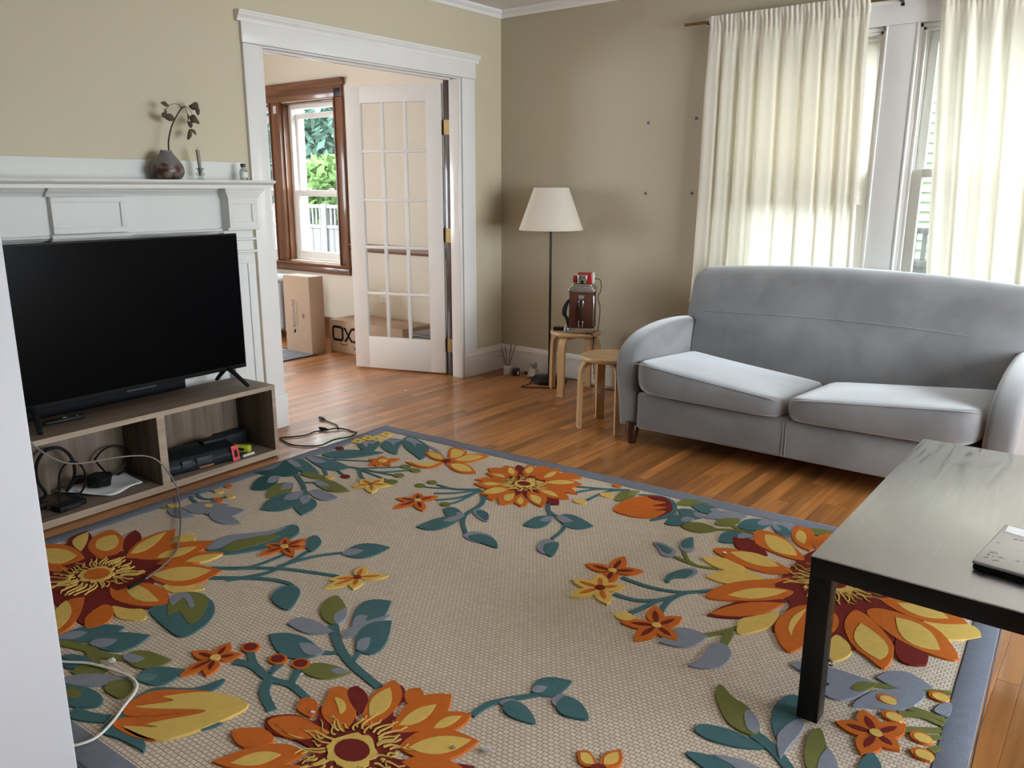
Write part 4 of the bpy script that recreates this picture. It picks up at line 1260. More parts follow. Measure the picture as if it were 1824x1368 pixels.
0|b|t|1|leaf|2491,1583 2539,1562 2611,1536 2671,1545 2593,1615 2522,1605
0|b|b|2|leaf|2547,1558 2611,1534 2671,1545 2626,1576 2594,1567
0|s36|t|0|stem|2601,1423 2660,1454 2717,1504
0|b|t|1|leaf|2626,1368 2607,1293 2618,1226 2650,1211 2679,1311 2668,1357 2664,1423
0|b|b|2|leaf|2652,1368 2673,1306 2696,1327 2688,1424 2682,1479 2654,1413
0|b|g|1|leaf|2719,1411 2713,1344 2732,1309 2763,1370 2792,1434 2780,1491 2740,1471
0|b|b|2|leaf|2758,1425 2768,1376 2805,1433 2793,1490 2768,1476
0|b|t|1|leaf|2840,1413 2852,1328 2889,1378 2880,1459
0|q|b|1|leaf|2588,1075 2635,1024 2796,1023 2724,1100
0|q|b|1|leaf|2803,1035 2756,1149 2695,1160 2719,1061
0|q|g|2|leaf_vein|2805,1033 2782,1089 2753,1094 2765,1046
0|b|b|1|leaf|2772,1166 2803,1071 2862,1016 2921,992 2902,1084 2858,1127 2806,1152
0|q|b|1|leaf|2796,998 2850,923 2933,959 2871,1017
0|s22|g|0|stem|2796,1037 2883,998 2977,953
0|s26|g|0|stem|2894,1090 2945,1089 2982,1096
0|s26|g|0|stem|2878,1131 2925,1108 2980,1117
0|s26|g|0|stem|2894,1197 2979,1141
0|s22|g|0|stem|2956,1190 2983,1170
0|s22|g|0|stem|2968,1243 2985,1213
0|b|b|1|leaf|2951,1071 2959,1026 2984,1006 2985,1070
0|b|t|1|leaf|581,1571 541,1453 641,1328 660,1237 706,1235 759,1298 758,1422 685,1548
0|b|g|3|leaf|635,1539 617,1460 663,1366 711,1332 718,1399 678,1524
0|b|b|2|leaf|578,1568 545,1455 637,1335 666,1264 670,1361 608,1453 617,1536
0|b|t|1|leaf|870,1343 814,1283 823,1248 886,1280 918,1354
0|q|t|1|leaf|1020,1304 1018,1198 1126,1160 1111,1279
0|q|b|2|leaf_vein|1018,1306 1017,1256 1069,1238 1062,1294
0|b|b|1|leaf|1092,1568 1059,1582 1033,1596 1047,1642 1079,1673 1093,1645
0|b|t|2|leaf|1093,1573 1135,1598 1186,1688 1112,1688 1065,1656 1049,1598
0|s20|t|0|stem|722,1650 830,1573 853,1429
0|s24|t|0|stem|848,1675 920,1551 903,1360
0|s22|t|0|stem|742,1642 930,1512 1141,1433
0|s20|t|0|stem|911,1506 950,1382 1013,1293
0|s24|t|0|stem|780,1704 929,1604 1023,1570 1087,1577
0|b|t|1|leaf|832,1951 816,1912 817,1859 836,1792 936,1792 1012,1839 1053,1909 1052,1981 956,1977
0|b|g|2|leaf|811,1863 824,1800 906,1787 995,1867 1010,1924 912,1897 907,1933
0|b|b|3|leaf|805,1859 825,1809 915,1841 919,1864 846,1838 862,1888
0|q|t|1|leaf|745,2202 765,2102 858,2044 863,2141
0|q|b|2|leaf_vein|743,2204 753,2157 797,2129 800,2175
0|q|t|1|leaf|866,2159 861,2087 966,2027 977,2127
0|q|b|2|leaf_vein|865,2161 862,2127 912,2098 919,2145
0|s34|g|0|stem|761,2210 879,2176 948,2168 1035,2134
0|q|g|1|leaf|1013,2142 1023,2088 1140,2067 1118,2138
0|q|b|2|leaf_vein|1012,2143 1016,2117 1072,2107 1062,2141
0|s34|g|0|stem|895,2171 976,2202 997,2226
0|q|t|1|leaf|868,2265 875,2217 963,2198 949,2255
0|q|d|2|leaf_vein|867,2266 870,2243 912,2234 906,2261
0|q|g|1|leaf|963,2265 964,2221 1045,2198 1040,2248
0|q|t|1|leaf|1147,2179 1125,2123 1212,2074 1224,2152
0|q|t2|2|leaf_vein|1146,2181 1136,2154 1177,2131 1183,2168
0|q|b|1|leaf|968,2311 1008,2243 1130,2182 1075,2267
0|b|g|1|leaf|1115,2252 1095,2225 1132,2190 1181,2206 1191,2249 1153,2257
0|b|t|1|leaf|1052,2333 1021,2298 1084,2272 1150,2274 1176,2303 1116,2345
0|b|g|2|leaf|1059,2328 1036,2299 1082,2294 1100,2321
0|s42|t|0|stem|1139,2355 1199,2337 1245,2314
0|b|g|1|leaf|1263,1628 1236,1579 1242,1533 1323,1569 1369,1618 1372,1667 1320,1664
0|b|b|2|leaf|1330,1630 1326,1575 1371,1617 1377,1663
0|q|b|1|leaf|1246,1746 1269,1689 1399,1694 1346,1748
0|q|t|1|leaf|1463,1789 1396,1871 1254,1820 1329,1770
0|q|b|2|leaf_vein|1466,1789 1434,1828 1368,1803 1403,1780
0|q|t|1|leaf|1424,1647 1344,1520 1415,1457 1475,1591
0|q|b|2|leaf_vein|1424,1643 1392,1593 1420,1569 1444,1620
0|q|b|1|leaf|1448,1705 1426,1638 1473,1521 1482,1639
0|q|t|1|leaf|1530,1731 1454,1629 1500,1546 1588,1687
0|q|b|2|leaf_vein|1530,1727 1500,1687 1518,1656 1553,1709
0|q|g|1|leaf|1599,1812 1560,1881 1479,1891 1491,1834
0|q|b|2|leaf_vein|1596,1814 1580,1842 1548,1846 1553,1823
0|s34|t|0|stem|1367,1667 1462,1734 1567,1783 1711,1819
0|s20|t|0|stem|1458,1793 1496,1766
0|s20|t|0|stem|1565,1785 1536,1710
0|s30|t|0|stem|1287,1968 1347,1952 1437,1964 1509,1950 1591,1965
0|s26|t|0|stem|1283,1910 1343,1942 1418,1959
0|s26|t|0|stem|1403,1899 1416,1948
0|s26|t|0|stem|1467,1890 1502,1943
0|s34|t|0|stem|1435,1959 1473,2011 1556,2051
0|q|b|1|leaf|119,1435 134,1390 273,1410 214,1457
0|q|b|1|leaf|156,1386 153,1300 281,1248 272,1372
0|q|b|1|leaf|243,1347 276,1271 386,1246 375,1343
0|q|b|1|leaf|300,1363 337,1315 483,1342 407,1391
0|s18|t|0|stem|55,1287 152,1310 201,1260
0|s18|t|0|stem|40,1250 135,1267 196,1202
0|s14|g|0|stem|72,1440 153,1383 309,1362
0|s14|t|0|stem|47,1239 60,1204 103,1180
0|s22|t|0|stem|1988,1772 2000,1698 2075,1601 2122,1552
0|q|t|1|leaf|2056,1602 2048,1529 2122,1495 2116,1580
0|q|b|2|leaf_vein|2057,1599 2054,1571 2083,1557 2081,1591
0|b|b|1|leaf|2014,1687 2033,1655 2079,1660 2105,1692 2046,1696
0|b|t|2|leaf|2028,1682 2044,1660 2089,1663 2140,1703 2086,1720 2044,1710
0|b|b|1|leaf|2122,1602 2127,1562 2178,1565 2207,1595 2155,1619
0|b|t|2|leaf|2139,1599 2144,1563 2193,1567 2241,1612 2188,1636 2154,1626'''
def leaf4(p):
    """Base, side, tip, side: two bows that meet in points."""
    a, s1, t, s2 = [Vector((q[0], q[1])) for q in p]
    out = []
    for (u, s, w) in ((a, s1, t), (t, s2, a)):
        c = s * 2 - (u + w) / 2
        for k in range(8):
            f = k / 8
            out.append(u * (1 - f) ** 2 + c * 2 * f * (1 - f) + w * f * f)
    return out
PN = {'flower_base': 'flower_base'}
flowers = {}
rr = random.Random(3)
def pile_piece(name, pts, colour, z, parent):
    pts = [Vector((min(max(p.x, .012), RW - .012), min(max(p.y, -RH + .012), -.012))) for p in pts]
    area = sum(pts[i].x * pts[(i + 1) % len(pts)].y - pts[(i + 1) % len(pts)].x * pts[i].y for i in range(len(pts)))
    if abs(area) < 2e-5: return None
    if area < 0: pts = pts[::-1]
    n = len(pts)
    vs, fs = [], []
    ins = .0014
    for i, p in enumerate(pts):
        t = (pts[(i + 1) % n] - pts[i - 1])
        nn = Vector((-t.y, t.x))
        nn = nn.normalized() * ins if nn.length > 1e-7 else Vector((0, 0))
        vs.append((p.x, p.y, .0078)); vs.append((p.x + nn.x, p.y + nn.y, z))
    fs.append([2 * i + 1 for i in range(n)])
    for i in range(n):
        j = (i + 1) % n
        fs.append([2 * i, 2 * j, 2 * j + 1, 2 * i + 1])
    me = bpy.data.meshes.new(name)
    me.from_pydata(vs, [], fs)
    return link(name, me, M['pile_' + colour], parent)
order = 0
for line in RUG.split('\n'):
    if not line: continue
    fl, kind, c, lay, nm, ps = line.split('|')
    fl, lay = int(fl), int(lay)
    pts = [Vector((int(a) / 1000, -int(b) / 1000)) for a, b in (q.split(',') for q in ps.split(' '))]
    order += 1
    z = .0122 + lay * .0011 + (order % 40) * .00002
    par = rug
    if fl:
        if fl not in flowers:
            flowers[fl] = None
        par = flowers[fl] if flowers[fl] else rug
    if kind == 'q':
        poly = leaf4(pts)
    elif kind == 'b':
        poly = [Vector((p.x, p.y)) for p in spline([(p.x, p.y, 0) for p in pts], 4, True)]
    elif kind[0] == 's':
        w = int(kind[1:]) / 2000
        P = [Vector((p.x, p.y)) for p in spline([(p.x, p.y, 0) for p in pts], 7)]
        Lp, Rp = [], []
        for i in range(len(P)):
            t = P[min(i + 1, len(P) - 1)] - P[max(i - 1, 0)]
            nn = Vector((-t.y, t.x)).normalized() * w * (1 - .25 * i / len(P))
            Lp.append(P[i] + nn); Rp.append(P[i] - nn)
        poly = Lp + Rp[::-1]
    elif kind[0] == 'e':
        rx, ry = [int(v) / 1000 for v in kind[1:].split(',')]
        poly = [pts[0] + Vector((rx * math.cos(t * PI / 8), ry * math.sin(t * PI / 8))) for t in range(16)]
    else:
        r0, r1, ir, ic = kind[1:].split(',')
        r0, r1, ir = int(r0) / 1000, int(r1) / 1000, int(ir) / 1000
        # a ragged ring, then thin crooked stamens round it, joined into one piece
        poly = []
        for k in range(30):
            t = 2 * PI * k / 30
            poly.append(pts[0] + Vector((math.cos(t), math.sin(t) * .9)) * r0 * rr.uniform(.74, 1.0))
        o = pile_piece(nm, poly, c, z, par)
        vs, fs = [], []
        for k in range(46):
            t = 2 * PI * (k + rr.uniform(-.35, .35)) / 46
            ra, rb_ = r0 * rr.uniform(.8, 1.25), r1 * rr.uniform(.75, 1.12)
            bend = rr.uniform(-.22, .22)
            w = rr.uniform(.0018, .0036)
            prev = None
            for q in range(5):
                f = q / 4
                rad = ra + (rb_ - ra) * f
                a = t + bend * f * f + .05 * math.sin(f * 6)
                p = pts[0] + Vector((math.cos(a), math.sin(a) * .92)) * rad
                n2 = Vector((-math.sin(a), math.cos(a))) * w * (1 - .55 * f)
                i0 = len(vs)
                vs += [(p.x + n2.x, p.y + n2.y, z), (p.x - n2.x, p.y - n2.y, z), (p.x + n2.x, p.y + n2.y, z - .004), (p.x - n2.x, p.y - n2.y, z - .004)]
                if prev is not None:
                    fs += [(prev, i0, i0 + 1, prev + 1), (prev, prev + 2, i0 + 2, i0), (prev + 1, i0 + 1, i0 + 3, prev + 3)]
                prev = i0
        me = bpy.data.meshes.new('stamens'); me.from_pydata(vs, [], fs)
        tag(link('stamens', me, M['pile_y'], par), kind='stuff')
        poly = [pts[0] + Vector((ir * math.cos(t * PI / 8), ir * .8 * math.sin(t * PI / 8))) for t in range(16)]
        pile_piece('flower_eye', poly, ic, z + .0011, par)
        continue
    o = pile_piece(nm, poly, c, z, par)
    if o and fl and flowers[fl] is None:
        flowers[fl] = o
        o.name = 'flower'

# ---------------------------------------------------------------- fireplace mantel
mantel = thing('fireplace_mantel', 'white painted fireplace mantel with panelled frieze behind the television', 'mantel', (0, -2.98, 0))
def P_(name, a, b, bev=.003, mat='satin'):
    return bx(name, (a[0], a[1] + 2.98, a[2]), (b[0], b[1] + 2.98, b[2]), M[mat], mantel, bev)
def prof_y(name, prof, y0, y1):
    bm = bmesh.new(); prism(bm, prof, 'y', y0 + 2.98, y1 + 2.98)
    return obj(name, bm, M['satin'], mantel)
YL, YR = -3.805, -2.155
P_('backboard', (0, YL - .005, 1.355), (.02, -2.13, 1.447))
prof_y('shelf', [(0, 1.317), (.175, 1.317), (.175, 1.332), (.180, 1.336), (.188, 1.338), (.192, 1.341), (.200, 1.343), (.203, 1.349), (.200, 1.356), (0, 1.356)], YL - .08, -2.083)
P_('frieze', (0, -3.66, 1.10), (.065, -2.30, 1.318))
cr_ = [(.0, 1.282), (.072, 1.282), (.075, 1.288), (.082, 1.296), (.094, 1.304), (.097, 1.309), (.104, 1.311), (.104, 1.318), (0, 1.318)]
prof_y('crown_moulding', cr_, -3.66, -2.32)
prof_y('lower_moulding', [(0, 1.100), (.070, 1.100), (.074, 1.106), (.082, 1.110), (.082, 1.117), (.072, 1.122), (0, 1.122)], -3.66, -2.32)
# raised centre block with sunk panel
blk = P_('centre_block', (.0, -3.14, 1.124), (.085, -2.815, 1.282))
prof_y('block_crown', [(p[0] + .02, p[1]) for p in cr_], -3.155, -2.80)
prof_y('block_moulding', [(.02, 1.096), (.092, 1.096), (.100, 1.108), (.100, 1.117), (.09, 1.123), (.02, 1.123)], -3.15, -2.805)
def frame_(name, x, y0, y1, z0, z1, w, d):
    bm = bmesh.new()
    for a, b in (((y0, z0), (y1, z0 + w)), ((y0, z1 - w), (y1, z1)), ((y0, z0 + w), (y0 + w, z1 - w)), ((y1 - w, z0 + w), (y1, z1 - w))):
        box(bm, (x, a[0] + 2.98, a[1]), (x + d, b[0] + 2.98, b[1]), .0015)
    return obj(name, bm, M['satin'], mantel, True, 50)
frame_('panel_frame', .085, -3.138, -2.818, 1.126, 1.280, .024, .007)
for y0, y1 in ((YL, YL + .165), (YR - .165, YR)):
    P_('pilaster', (0, y0, .17), (.075, y1, 1.13))
    frame_('pilaster_frame', .075, y0, y1, .18, .985, .045, .007)
    P_('plinth', (0, y0 - .01, 0), (.09, y1 + .01, .17))
    P_('corbel', (0, y0, 1.118), (.125, y1, 1.285))
    frame_('corbel_frame', .125, y0, y1, 1.122, 1.272, .032, .007)
    bm = bmesh.new()
    for zz, ex in ((1.270, .006), (1.278, .010), (1.286, .016), (1.296, .024), (1.306, .030)):
        box(bm, (0, y0 - ex + 2.98, zz), (.13 + ex, y1 + ex + 2.98, zz + .012), .002)
    obj('corbel_crown', bm, M['satin'], mantel, True, 50)
    for zz in (1.112, 1.058, .995):
        P_('band', (0, y0 - .010, zz), (.095 + (.035 if zz > 1.1 else 0), y1 + .010, zz + .014), .004)
P_('firebox_facing', (0, YL + .165, .0), (.03, YR - .165, 1.10))
bm = bmesh.new(); box(bm, (.0305, -3.38 + 2.98, 0), (.034, -2.58 + 2.98, .78)); obj('fire_opening', bm, M['ink'], mantel)

# ---------------------------------------------------------------- media stand
ANG = math.radians(2.65)
def on_stand(x, y, z=0.0):
    """The stand and the television stand slightly turned from the wall."""
    d = Matrix.Rotation(ANG, 3, 'Z') @ Vector((x - .43, y + 2.333, 0))
    return (.424 + d.x, -2.333 + d.y, z)
stand = thing('media_stand', 'low grey-brown wooden media stand with two open bays under the television', 'media stand', on_stand(.28, -2.95), ANG)
def S_(name, a, b, mat='walnut', bev=.0015):
    return bx(name, (a[0] - .28, a[1] + 2.95, a[2]), (b[0] - .28, b[1] + 2.95, b[2]), M[mat], stand, bev)
SX0, SX1, SY0, SY1, ST = .13, .43, -3.567, -2.333, .37
S_('top_board', (SX0, SY0, ST - .022), (SX1, SY1, ST))
S_('bottom_board', (SX0, SY0, .006), (SX1, SY1, .036))
S_('side_board', (SX0, SY0, .036), (SX1, SY0 + .020, ST - .022), 'walnut_v')
S_('side_board', (SX0, SY1 - .020, .036), (SX1, SY1, ST - .022), 'walnut_v')
S_('divider', (SX0, -2.970, .036), (SX1 - .001, -2.933, ST - .022), 'walnut_v')
S_('back_board', (SX0, SY0 + .02, .036), (SX0 + .008, SY1 - .02, ST - .022), 'walnut_v')
for y in (SY0 + .06, SY1 - .06):
    for xx in (SX0 + .05, SX1 - .06):
        bm = bmesh.new(); lathe(bm, [(.018, 0), (.018, .006)], 14, (xx - .28, y + 2.95, 0)); obj('foot', bm, M['black_plastic'], stand, True, 40)

for a, b in (((SY0, ST - .022), (SY1, ST)), ((SY0, .006), (SY1, .036)), ((SY0, .036), (SY0 + .020, ST - .022)), ((SY1 - .020, .036), (SY1, ST - .022)), ((-2.970, .036), (-2.933, ST - .022))):
    S_('edge_band', (SX1, a[0], a[1]), (SX1 + .0012, b[0], b[1]), 'edge', 0)
# ---------------------------------------------------------------- television
tv = thing('television', 'large black flat screen television standing on the media stand', 'television', on_stand(.262, -2.932, ST + .0005))
TY0, TY1, TZ0, TZ1 = -.560, .560, .078, .736
tv.rotation_euler = (0, 0, ANG)
bm = bmesh.new(); box(bm, (-.012, TY0, TZ0), (.012, TY1, TZ1), .003); obj('bezel', bm, M['black_plastic'], tv, True, 50)
bm = bmesh.new(); box(bm, (-.055, TY0 + .14, TZ0 + .02), (-.010, TY1 - .14, TZ0 + .40), .012); obj('rear_housing', bm, M['black_plastic'], tv, True, 50)
bm = bmesh.new(); box(bm, (.0115, TY0 + .006, TZ0 + .020), (.0128, TY1 - .006, TZ1 - .006)); obj('screen', bm, M['black_gloss'], tv)
bm = bmesh.new(); box(bm, (.0118, -.07, TZ0 - .004), (.0145, .07, TZ0 + .003), .001); obj('sensor_bar', bm, M['case_grey'], tv, True, 50)
for y in (-.475, .455):
    for s in (-1, 1):
        bm = bmesh.new()
        L_ = [(0, y, TZ0 + .012), (s * .035, y + .006, TZ0 - .006), (s * .125, y + .045 * (1 if y > 0 else -1) * .5, .0095)]
        tube(bm, spline(L_, 6), .011, 6, .7, radii=[.019 - .008 * i / 12 for i in range(13)])
        obj('leg', bm, M['black_plastic'], tv, True, 50)

# ---------------------------------------------------------------- sofa
sofa = thing('two_seat_sofa', 'light grey suede two-seat sofa with curved arms, backed against the curtained windows', 'sofa', (2.545, -.60, 0))
OX, OY = 2.545, -.60
def loft(name, secs, mat, caps=True, close=True):
    bm = bmesh.new()
    V = grid_surface(bm, secs, close)
    if caps:
        bm.faces.new(V[0][::-1]); bm.faces.new(V[-1])
    return obj(name, bm, mat, sofa, True, 60)
# back: cross-section in (y, z), lofted along x with rounded ends and a gently arched crest
bprof = [(-.455, .20), (-.452, .36), (-.425, .50), (-.385, .62), (-.352, .72), (-.330, .79), (-.305, .835), (-.270, .862), (-.230, .872), (-.185, .862), (-.158, .83), (-.144, .76), (-.138, .6), (-.138, .13), (-.30, .13), (-.44, .14)]
bprof = [(p.x, p.y) for p in spline([(a, b, 0) for a, b in bprof], 3, True)]
secs = []
for i in range(41):
    t = i / 40
    xx = 1.690 + t * (3.400 - 1.690)
    dx = min(xx - 1.690, 3.400 - xx)
    k = 1 - max(0, 1 - dx / .045) ** 2.2 * .10
    arch = .046 * math.sin(PI * min(1, max(0, t))) ** .8
    row = []
    for (y, z) in bprof:
        yy = -.26 + (y + .26) * k
        zz = z + arch * max(0, (z - .35) / .52)
        if zz > .60: zz = .60 + (zz - .60) * (1 - (1 - k) * .9)
        # shallow vertical tufting creases on the front face
        if y < -.3 and z > .3:
            c = min(abs((xx - 1.75) - q * .318) for q in range(6))
            yy += .004 * math.exp(-(c / .02) ** 2)
            yy -= .006 * math.exp(-((z - .62) / .10) ** 2)
        xo = xx
        if z < .60: xo = min(max(xx, 1.752), 3.338)
        row.append((xo - OX, yy - OY, zz))
    secs.append(row)
back = loft('backrest', secs, M['suede'])
# seams on the back
def seam(name, pts, r=.0022):
    bm = bmesh.new(); tube(bm, pts, r, 6); obj(name, bm, M['suede'], back, True, None)
for q in range(5):
    xq = 1.955 + q * .295
    seam('back_seam', spline([(xq - OX, -.3905 - OY, .63), (xq - OX, -.4275 - OY, .50), (xq - OX - .004, -.4535 - OY, .36)], 6), .0020)
seam('back_seam', [(1.80 + k * .15 - OX, -.389 - OY, .635 + .028 * math.sin(PI * (k + .7) / 11)) for k in range(10)], .0018)
def arm(s):
    """Arm: side profile in (y, z) pushed in x, outward lean, soft edges."""
    prof = [(-1.058, .10), (-1.072, .25), (-1.090, .36), (-1.092, .43), (-1.065, .50), (-.985, .553), (-.87, .585), (-.72, .602), (-.56, .607), (-.42, .602), (-.33, .592), (-.292, .575), (-.288, .40), (-.288, .10)]
    prof = [(p.x, p.y) for p in spline([(a, b, 0) for a, b in prof], 4)][:-1]
    n = len(prof)
    cxp = (-.66, .33)
    secs = []
    for xo, sc_ in ((.000, .945), (.004, .972), (.014, .992), (.030, 1.0), (.062, 1.002), (.095, 1.0), (.110, .992), (.120, .974), (.124, .945)):
        row = []
        for (y, z) in prof:
            yy = y if y > -.5 else -.5 + (y + .5) * (1 - (1 - sc_) * 1.0)
            zz = .10 + (z - .10) * (1 - (1 - sc_) * .9)
            lean = -.020 * (z / .6)
            X = 1.628 + xo + lean + .020 - .012 * (xo / .124) * (z / .6)
            if s > 0: X = 2 * OX - X
            row.append((X - OX, yy - OY, zz))
        secs.append(row)
    return loft('arm', secs, M['suede'])
arm(-1); arm(1)
# front rail and deck
bm = bmesh.new()
box(bm, (1.765 - OX, -1.080 - OY, .098), (3.325 - OX, -.30 - OY, .292), .016)
obj('rail', bm, M['suede'], sofa, True, 50)
bm = bmesh.new()
for xx in (-.008, .006):
    tube(bm, [(xx, -1.0815 - OY, .105), (xx, -1.0815 - OY, .285)], .0018, 6)
obj('rail_seam', bm, M['suede'], sofa, True, None)
# seat cushions: boxed, crowned, sagging towards the middle seam
def cushion(x0, x1, flip):
    nx, ny = 22, 18
    Y0_, Y1_ = -1.122, -.43
    def top(u, v):
        uu = u if not flip else 1 - u
        z = .470 - .075 * uu - .045 * v + .02 * math.sin(PI * u) * math.sin(PI * min(1, v * 1.1)) 
        if not flip: z -= .012 * (1 - math.exp(-uu * 6))
        e = min(u, 1 - u) * (x1 - x0); f = min(v, 1 - v) * (Y1_ - Y0_)
        z -= .018 * math.exp(-e / .018) + .014 * math.exp(-f / .014)
        return z
    def bot(u, v):
        uu = u if not flip else 1 - u
        z = .300 - .010 * uu
        z += .055 * math.exp(-uu / .05) * math.exp(-v / .25)
        return z
    bm = bmesh.new()
    rings = []
    NP = 64
    def rim(k):
        """Position on the rounded-rectangle outline."""
        t = k / NP * 2 * PI
        c, s_ = math.cos(t), math.sin(t)
        p = 9.0
        m = (abs(c) ** p + abs(s_) ** p) ** (-1 / p)
        return c * m, s_ * m
    rows = []
    for frac, zt, inn in ((0.0, 'b', .55), (.0, 'b', .88), (.0, 'b', .965), (.12, 's', .99), (.3, 's', 1.0), (.55, 's', 1.006), (.8, 's', 1.0), (.93, 's', .99), (1, 't', .975), (1, 't', .93), (1, 't', .8), (1, 't', .6), (1, 't', .4), (1, 't', .2)):
        row = []
        for k in range(NP):
            a, b = rim(k)
            a *= inn; b *= inn
            u = min(1, max(0, (a + 1) / 2)); v = min(1, max(0, (b + 1) / 2))
            X = x0 + (x1 - x0) * (a + 1) / 2
            Y = Y0_ + (Y1_ - Y0_) * (b + 1) / 2
            zb, z1 = bot(u, v), top(u, v)
            z = zb if zt == 'b' else (z1 if zt == 't' else zb + (z1 - zb) * frac)
            row.append((X - OX, Y - OY, z))
        rows.append(row)
    V = grid_surface(bm, rows, True)
    bm.faces.new(V[0][::-1]); bm.faces.new(V[-1])
    c = obj('seat_cushion', bm, M['suede'], sofa, True, 70)
    # piping along the front top edge
    bm = bmesh.new()
    pts = []
    for k in range(31):
        a = -0.96 + 1.92 * k / 30
        u = (a + 1) / 2
        pts.append((x0 + (x1 - x0) * u - OX, Y0_ + .006 - OY, top(u, .012) - .001))
    tube(bm, pts, .0028, 6)
    obj('piping', bm, M['suede'], c, True, None)
cushion(1.752, 2.536, False)
cushion(2.540, 3.336, True)
for (xx, yy) in ((1.722, -1.035), (3.368, -1.035), (1.80, -.20), (3.29, -.20)):
    bm = bmesh.new()
    lathe(bm, [(.020, 0), (.025, .02), (.033, .06), (.037, .095), (.036, .125)], 20, (xx - OX, yy - OY, 0))
    obj('leg', bm, M['sofa_leg'], sofa, True, 40)['label'] = 'dark tapered wooden leg'

# ---------------------------------------------------------------- coffee table and laptop
table = thing('coffee_table', 'black-brown rectangular coffee table with square legs, standing on the rug', 'coffee table', (3.612, -2.231, .0))
TX0, TX1, TYA, TYB, TT = 3.222, 4.002, -2.828, -1.634, .462
def T_(name, a, b, bev=.0015):
    return bx(name, (a[0] - 3.612, a[1] + 2.231, a[2]), (b[0] - 3.612, b[1] + 2.231, b[2]), M['stain'], table, bev)
T_('apron', (TX0, TYA, TT - .052), (TX1, TYB, TT - .004))
bx('tabletop', (TX0 - 3.612, TYA + 2.231, TT - .004), (TX1 - 3.612, TYB + 2.231, TT), M['stain_top'], table, .001)
for a in (TX0, TX1 - .052):
    for b in (TYA, TYB - .052):
        T_('leg', (a, b, .0185), (a + .052, b + .052, TT - .052))
bm = bmesh.new()
tube(bm, [(3.276 - 3.612, -2.80 + 2.231, .185), (3.283 - 3.612, -2.80 + 2.231, .186), (3.290 - 3.612, -2.803 + 2.231, .183), (3.290 - 3.612, -2.803 + 2.231, .176), (3.282 - 3.612, -2.80 + 2.231, .175)], .0025, 6)
obj('leg_hook', bm, M['chrome'], table, True, None)
lap = thing('laptop', 'closed silver laptop with sticker residue lying on the coffee table', 'laptop', (3.72, -2.55, TT), math.radians(-6))
bm = bmesh.new(); box(bm, (-.165, -.147, .003), (.205, .140, .016), .004); obj('base', bm, M['black_plastic'], lap, True, 50)
bm = bmesh.new(); box(bm, (-.167, -.149, .0165), (.207, .142, .026), .004); obj('lid', bm, M['silver'], lap, True, 50)
bm = bmesh.new()
prism(bm, [(-.155, .085), (-.10, .078), (-.06, .088), (.02, .080), (.13, .090), (.13, .125), (.02, .132), (-.09, .128), (-.158, .132)], 'z', .0255, .0264)
obj('torn_sticker', bm, M['paper'], lap)['label'] = 'torn white sticker'
bm = bmesh.new()
rs = random.Random(5)
for k in range(26):
    xx, yy = rs.uniform(-.15, -.02), rs.uniform(-.13, .06)
    if k > 16: xx, yy = rs.uniform(-.15, -.12), rs.uniform(-.12, -.06)
    w, h = rs.uniform(.002, .008), rs.uniform(.0015, .004)
    prism(bm, [(xx - w, yy), (xx, yy - h), (xx + w, yy + h * .3), (xx + w * .2, yy + h)], 'z', .0258, .0263)
obj('glue_marks', bm, M['ink_grey'], lap)
for k in range(4):
    bm = bmesh.new(); xx = (-.15, .19)[k % 2]; yy = (-.13, .12)[k // 2]
    lathe(bm, [(.008, 0), (.008, .0032)], 10, (xx, yy, 0)); obj('rubber_foot', bm, M['rubber'], lap, True, 40)

# ---------------------------------------------------------------- bentwood stools
def make_stool(label, c, rot):
    t = thing('stool', label, 'stool', (c[0], c[1], 0), rot, 'round birch stools beside the sofa')
    H, R = .415, .166
    bm = bmesh.new()
    lathe(bm, [(R - .012, H - .026), (R - .003, H - .022), (R, H - .014), (R, H - .006), (R - .004, H - .001), (R - .012, H)], 48)
    obj('seat', bm, M['birch_x'], t, True, 40)
    zt = H - .0265
    for k in range(4):
        a = k * PI / 2
        prof_o = [(.045, zt), (.09, zt), (.135, zt - .004), (.160, zt - .018), (.174, zt - .045), (.180, zt - .085), (.184, .15), (.186, 0)]
        prof_i = [(.166, 0), (.164, .15), (.160, zt - .085), (.154, zt - .052), (.143, zt - .033), (.125, zt - .022), (.09, zt - .019), (.045, zt - .019)]
        P = [(p.x, p.y) for p in spline([(u, v, 0) for u, v in prof_o], 4)] + [(p.x, p.y) for p in spline([(u, v, 0) for u, v in prof_i], 4)]
        bm = bmesh.new()
        prism(bm, P, 'y', -.024, .024)
        bmesh.ops.rotate(bm, verts=bm.verts, cent=(0, 0, 0), matrix=Matrix.Rotation(a, 3, 'Z'))
        obj('leg', bm, M['birch'], t, True, 40)
    return t
make_stool('round birch stool carrying the vintage projector, by the floor lamp', (.857, -.290), math.radians(3))
make_stool('empty round birch stool close to the left sofa arm', (1.458, -.842), math.radians(49))

# ---------------------------------------------------------------- floor lamp
lamp = thing('floor_lamp', 'black pole floor lamp with a cream conical shade in the corner', 'lamp', (.556, -.16, 0))
bm = bmesh.new(); lathe(bm, [(.125, 0), (.128, .006), (.126, .022), (.110, .032), (.03, .038), (.012, .05)], 40); obj('base', bm, M['black_metal'], lamp, True, 40)
bm = bmesh.new(); lathe(bm, [(.0085, .04), (.0085, 1.20)], 14); obj('pole', bm, M['black_metal'], lamp, True, 40)
bm = bmesh.new(); lathe(bm, [(.018, 1.13), (.018, 1.19), (.03, 1.20), (.034, 1.245), (.02, 1.275), (.004, 1.285)], 16); obj('bulb_holder', bm, M['paper'], lamp, True, 40)
bm = bmesh.new()
lathe(bm, [(.2145, 1.048), (.2165, 1.050), (.1165, 1.323), (.1145, 1.325), (.1135, 1.322), (.2120, 1.050)], 64, cap=False)
